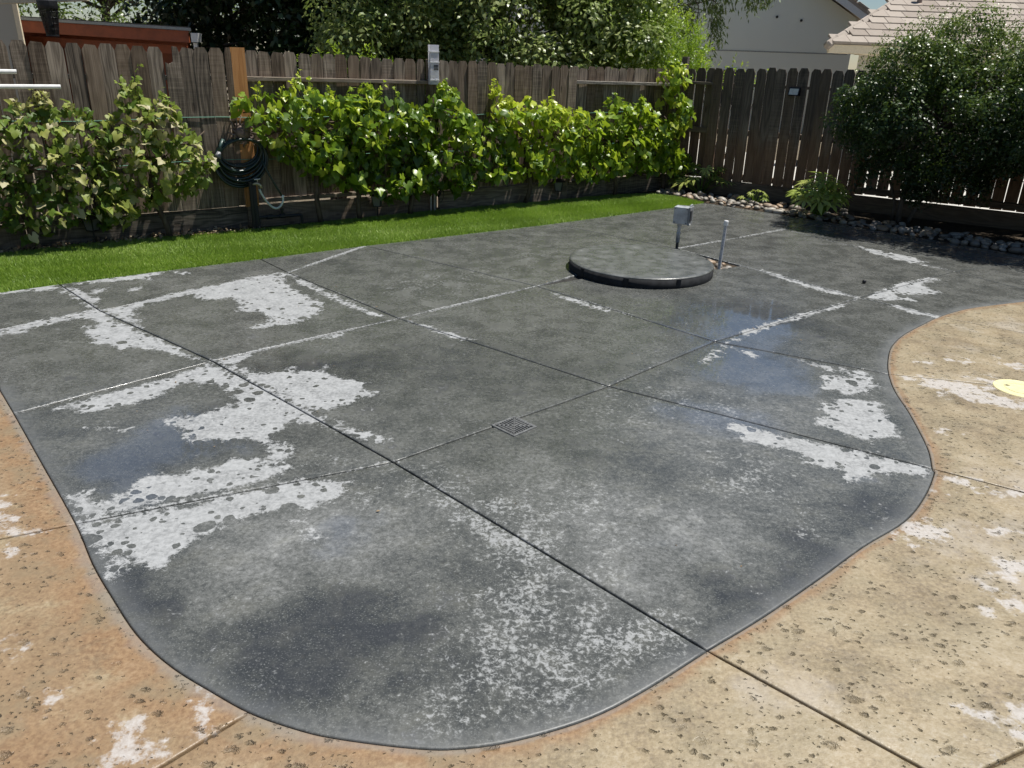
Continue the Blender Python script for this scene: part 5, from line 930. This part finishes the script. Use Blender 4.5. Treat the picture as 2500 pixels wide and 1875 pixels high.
MB().tube([(.19, -.11, -.08), (.225, -.13, -.18), (.28, -.14, -.3), (.34, -.15, -.42), (.375, -.15, -.48)], .0115, 8).build('tail', M_HOSE, hs, smooth=True)
M_LEADER = simple('white_hose', (.62, .64, .60), .35, 0, .05)
def cm3(p, k=6):
    p = [Vector(q) for q in p]; o = []
    for i in range(len(p) - 1):
        a0 = p[i - 1] if i else p[0] * 2 - p[1]; a1, a2 = p[i], p[i + 1]; a3 = p[i + 2] if i + 2 < len(p) else p[-1] * 2 - p[-2]
        for j in range(k): t_ = j / k; o.append(.5 * ((2 * a1) + (a2 - a0) * t_ + (2 * a0 - 5 * a1 + 4 * a2 - a3) * t_ * t_ + (3 * a1 - a0 - 3 * a2 + a3) * t_ ** 3))
    return o + [p[-1]]
MB().tube(cm3([(.375, -.15, -.48), (.372, -.15, -.53), (.33, -.15, -.585), (.27, -.15, -.59), (.2, -.15, -.52), (.15, -.15, -.43), (.135, -.15, -.385)]), .0115, 8).build('leader', M_LEADER, hs, smooth=True)
MB().lathe([(.016, 0), (.017, .03)], 10, (.368, -.15, -.49), Matrix.Rotation(R(25), 3, 'Y')).build('connector', M_WHITEP, hs)
b = MB(); b.tube([(-.165, -.09, .115), (-.2, -.11, .06), (-.222, -.12, .005)], [.017, .02, .02], 10); b.build('nozzle_grip', simple('nozzle_green', (.05, .09, .08), .4), hs, smooth=True)
b = MB(); b.tube([(-.222, -.12, .005), (-.236, -.125, -.025), (-.252, -.13, -.052)], [.018, .026, .04], 12); b.build('nozzle_head', simple('nozzle_grey', (.2, .2, .21), .4), hs, smooth=True)
sp = fthing('water_spigot', 'brass water tap on a black standpipe below the hose', 'water tap', 2.505, 0, .2)
M_BRASS = simple('worn_brass', (.45, .40, .30), .35, .6)
MB().lathe([(.021, -.02), (.021, .47), (.024, .475), (.024, .5)], 12).build('riser', M_BLACK, sp); MB().box((.035, .03, .22), (.05, .05, .5), None, .004).build('support_post', M_BLACK, sp)
b = MB(); b.tube([(.02, 0, .47), (.07, -.005, .475), (.1, -.01, .455), (.105, -.01, .425)], [.012, .015, .014, .014], 10); fa = b.build('faucet', M_BRASS, sp, smooth=True)
MB().lathe([(.006, .49), (.006, .515)], 8, (.075, -.005, 0)).build('valve_stem', M_BRASS, fa); b = MB(); b.box((.075, -.005, .518), (.075, .009, .008), rotz(R(20)), .002).box((.075, -.005, .519), (.009, .06, .0075), rotz(R(20)), .002); b.build('handle', M_WHITEP, fa)
mf = fthing('irrigation_manifold', 'low black irrigation pipe along the kickboard below the hose', 'irrigation pipe', 2.8, 0, .18)
MB().tube([(-.24, 0, .12), (.23, 0, .108), (.235, 0, .1), (.235, 0, -.02)], .016, 10).build('pipe', M_BLACK, mf); MB().tube([(-.24, 0, -.02), (-.24, 0, .13)], .016, 10).build('riser', M_BLACK, mf)
for x in (-.12, .02): MB().lathe([(.026, -.03), (.026, .03)], 10, (x, 0, .115), Matrix.Rotation(R(90), 3, 'Y')).build('fitting', M_BLACK, mf)
MB().lathe([(.014, .12), (.014, .17), (.022, .175), (.022, .195)], 10, (.02, 0, 0)).build('valve', M_BLACK, mf)
# lanterns
M_FROST = NT('frosted_pane'); M_FROST = M_FROST.done(M_FROST.bsdf((.13, .13, .145), .3, None, 0, .5))
def lantern(label, s, off=.17, rz=0.0, h0=.13):
    r_ = fthing('garden_lantern', label, 'lantern', s, 0, off, 'garden lanterns along the vine fence'); r_.rotation_euler[2] = FANG + R(40) + rz
    MB().lathe([(.009, -.03), (.009, h0)], 8).build('stake', M_BLACK, r_); z = h0
    b = MB(); b.box((0, 0, z), (.085, .085, .012), None, .002); b.build('base', M_BLACK, r_)
    rf = MB(); hx = .075; rf.add([(-hx, -hx, z + .125), (hx, -hx, z + .125), (hx, hx, z + .125), (-hx, hx, z + .125), (-.02, -.02, z + .16), (.02, -.02, z + .16), (.02, .02, z + .16), (-.02, .02, z + .16), (-hx, -hx, z + .118), (hx, -hx, z + .118), (hx, hx, z + .118), (-hx, hx, z + .118)], [(0, 1, 5, 4), (1, 2, 6, 5), (2, 3, 7, 6), (3, 0, 4, 7), (4, 5, 6, 7), (8, 9, 1, 0), (9, 10, 2, 1), (10, 11, 3, 2), (11, 8, 0, 3), (11, 10, 9, 8)]); rf.build('roof', M_BLACK, r_)
    b = MB()
    for sx_ in (-1, 1):
        for sy_ in (-1, 1): b.tube([(sx_ * .038, sy_ * .038, z), (sx_ * .056, sy_ * .056, z + .122)], .006, 5)
    b.build('frame', M_BLACK, r_)
    for k in range(4):
        M = Matrix.Rotation(k * math.pi / 2, 3, 'Z'); V = [M @ Vector(v) for v in ((-.036, -.037, z + .006), (.036, -.037, z + .006), (.053, -.054, z + .118), (-.053, -.054, z + .118))]; V += [v - M @ Vector((0, -.003, 0)) for v in V]
        MB().add(V, [(0, 1, 2, 3), (7, 6, 5, 4), (0, 4, 5, 1), (1, 5, 6, 2), (2, 6, 7, 3), (3, 7, 4, 0)]).build('pane', M_FROST, r_)
lantern('black garden lantern with frosted panes under the wilting vine', .985, .17); lantern('black garden lantern half hidden under the vine left of the rain gauge', 3.95, .17, .2); lantern('black garden lantern with frosted panes against the sunlit kickboard near the corner', 6.61, .17, .1)
# rain gauge
M_CLEAR = NT('cloudy_plastic'); tt = M_CLEAR; g1 = tt.bsdf((.86, .86, .88), .3); g2 = tt.n('ShaderNodeBsdfTranslucent', Color=(.8, .8, .84, 1)); g3 = tt.n('ShaderNodeBsdfTransparent'); m1 = tt.n('ShaderNodeMixShader', _0=.55); tt.set(m1.inputs[1], g1); tt.set(m1.inputs[2], g2); m2 = tt.n('ShaderNodeMixShader', _0=.16); tt.set(m2.inputs[1], m1); tt.set(m2.inputs[2], g3); M_CLEAR = tt.done(m2)
rg = fthing('rain_gauge', 'white translucent rain gauge tube fixed to the top of the fence post', 'rain gauge', 4.762, 1.445, .075)
def rect_tube(b, w_, d_, z0, z1, th_=.003):
    for (cx, cy, sx_, sy_) in ((0, d_ / 2, w_, th_), (0, -d_ / 2, w_, th_), (w_ / 2, 0, th_, d_ - th_), (-w_ / 2, 0, th_, d_ - th_)): b.box((cx, cy, (z0 + z1) / 2), (sx_, sy_, z1 - z0))
b = MB(); rect_tube(b, .11, .05, 0, .42); b.box((0, 0, .003), (.104, .044, .004)); b.build('tube', M_CLEAR, rg)
for z in (.045, .235, .345): b = MB(); rect_tube(b, .122, .062, z, z + .007, .0065); b.build('band', M_WHITEP, rg)
MB().add([(-.052, -.0255, .345), (.052, -.0255, .345), (.052, .0, .345), (-.052, .0, .345), (0, -.0255, .285), (0, 0, .285)], [(0, 4, 1), (3, 2, 5), (0, 3, 5, 4), (1, 4, 5, 2), (0, 1, 2, 3)]).build('funnel', M_WHITEP, rg)
t = NT('printed_label'); sx = t.n('ShaderNodeSeparateXYZ', Vector=t.obj()); ln_ = t.math('MULTIPLY', t.ss(t.math('SINE', t.math('MULTIPLY', sx.outputs[2], 420.0)), .55, .8), t.ss(t.noise(t.scale(t.obj(), (160, 1, 60)), 1.0, 2), .42, .5)); M_LABEL = t.done(t.bsdf(t.mix(ln_, (.012, .014, .02), (.4, .4, .42)), .4))
MB().box((.018, -.0275, .182), (.062, .001, .056)).build('label_plate', M_LABEL, rg)
# conduit and coiled cord on the post
cd = fthing('electrical_conduit', 'pair of pale conduits running down the fence post', 'conduit', 4.72, 0, .09)
M_PALE = simple('pale_conduit', (.42, .40, .35), .5)
for x in (-.02, .032): MB().lathe([(.011, -.02), (.011, .40)], 10, (x, 0, 0)).build('pipe', M_PALE, cd)
MB().box((.01, 0, .42), (.085, .045, .05), None, .005).build('outlet_box', M_PALE, cd)
ck = fthing('coiled_cord', 'coiled black power cord hanging beside the conduits', 'cord', 4.79, .16, .11)
for i in range(6): MB().tube([(.028 * math.cos(a * .3927) + random.gauss(0, .002), -.005 * i + .004 * math.sin(a), .09 + .075 * math.sin(a * .3927)) for a in range(16)], .005, 6, closed=True).build('loop', M_BLACK, ck, smooth=True)
MB().tube(cm3([(-.03, 0, .26), (.03, -.01, .25), (.07, -.01, .12), (.06, -.01, -.02), (.02, -.01, -.05), (0, -.01, .02)]), .004, 6).build('lead', M_BLACK, ck, smooth=True)
# trellis wires
t = NT('green_wire'); M_WIRE = t.done(t.bsdf((.12, .30, .22), .4))
for z, lab in ((1.115, 'upper green trellis wire strung along the fence'), (.70, 'lower green trellis wire strung along the fence')):
    wr = empty('trellis_wire', fpt(3.6, z, .062)); tag(wr, lab, 'wire', 'trellis wires of the grapevines'); b = MB(); pts = [fpt(-1.5 + i * .425, z - .012 * math.sin(i * 1.3), .062) - wr.location for i in range(24)]; b.tube(pts, .0035, 6).build('wire', M_WIRE, wr)
# white rack poles entering from the left
rk = empty('clothes_rack', fpt(-.75, 0, .35), FANG); tag(rk, 'white pole arms of a rack entering at the left edge in front of the fence', 'rack')
for z, L, r_ in ((1.53, 1.36, .018), (1.413, 1.665, .019)): MB().tube([(0, 0, z - .0), (L, 0, z)], r_, 10).build('arm', M_WHITE, rk)
MB().lathe([(.03, 0), (.03, 1.62), (.02, 1.64)], 12).build('post', M_WHITE, rk); MB().lathe([(.16, 0), (.16, .02), (.05, .04)], 16).build('foot', M_WHITE, rk)
# solar light on the right fence
sol = empty('solar_light', rpt(1.62, 1.45, .06), RANG); tag(sol, 'small black solar light mounted on the shaded fence', 'solar light')
MB().add([(-.075, -.0, .055), (.075, 0, .055), (.075, 0, -.055), (-.075, 0, -.055), (-.07, -.03, .05), (.07, -.03, .05), (.07, -.075, -.045), (-.07, -.075, -.045)], [(3, 2, 1, 0), (0, 1, 5, 4), (1, 2, 6, 5), (2, 3, 7, 6), (3, 0, 4, 7), (4, 5, 6, 7)]).build('body', M_BLACK, sol)
MB().add([(-.058, -.0375, .038), (.058, -.0375, .038), (.058, -.0745, -.036), (-.058, -.0745, -.036)], [(0, 3, 2, 1)]).build('panel', simple('solar_diffuser', (.62, .62, .55), .3, 0, .05), sol)
# dry leaf litter under the wilting vines
NL = 900; sl_ = rng.uniform(-.2, 2.6, NL); P = np.zeros((NL, 3)); offl = rng.uniform(.02, .26, NL); P[:, :2] = FO + FD * sl_[:, None] + FN * offl[:, None]; P[:, 2] = rng.uniform(0, .02, NL)
M_DRY = mat_leaf('dry_leaf', [(0, (.12, .08, .05)), (.5, (.28, .21, .13)), (1, (.45, .37, .25))], .1, .8, .2, (.3, .2, .1), rnd=False)
ll = cloud('leaf_litter', SIMPLE_LEAF, P, rng.normal(0, .6, (NL, 3)) + np.array((0, 0, 1)), rng.normal(0, 1, (NL, 3)), rng.uniform(.02, .06, NL), rng.uniform(0, 1, NL), M_DRY); tag(ll, 'dry fallen leaves along the foot of the fence under the wilting vines', 'leaf litter', kind='stuff')
# bits of leaf blown onto the patio
NL = 60; P = np.zeros((NL, 3)); P[:, :2] = np.stack([rng.uniform(-2, 2.4, NL), rng.uniform(2, 8, NL)], 1); P[:, 2] = .004
ll = cloud('patio_debris', SIMPLE_LEAF, P, rng.normal(0, .3, (NL, 3)) + np.array((0, 0, 1)), rng.normal(0, 1, (NL, 3)), rng.uniform(.008, .022, NL), rng.uniform(0, .5, NL), M_DRY); tag(ll, 'tiny scattered leaf bits on the wet grey patio', 'debris', kind='stuff')
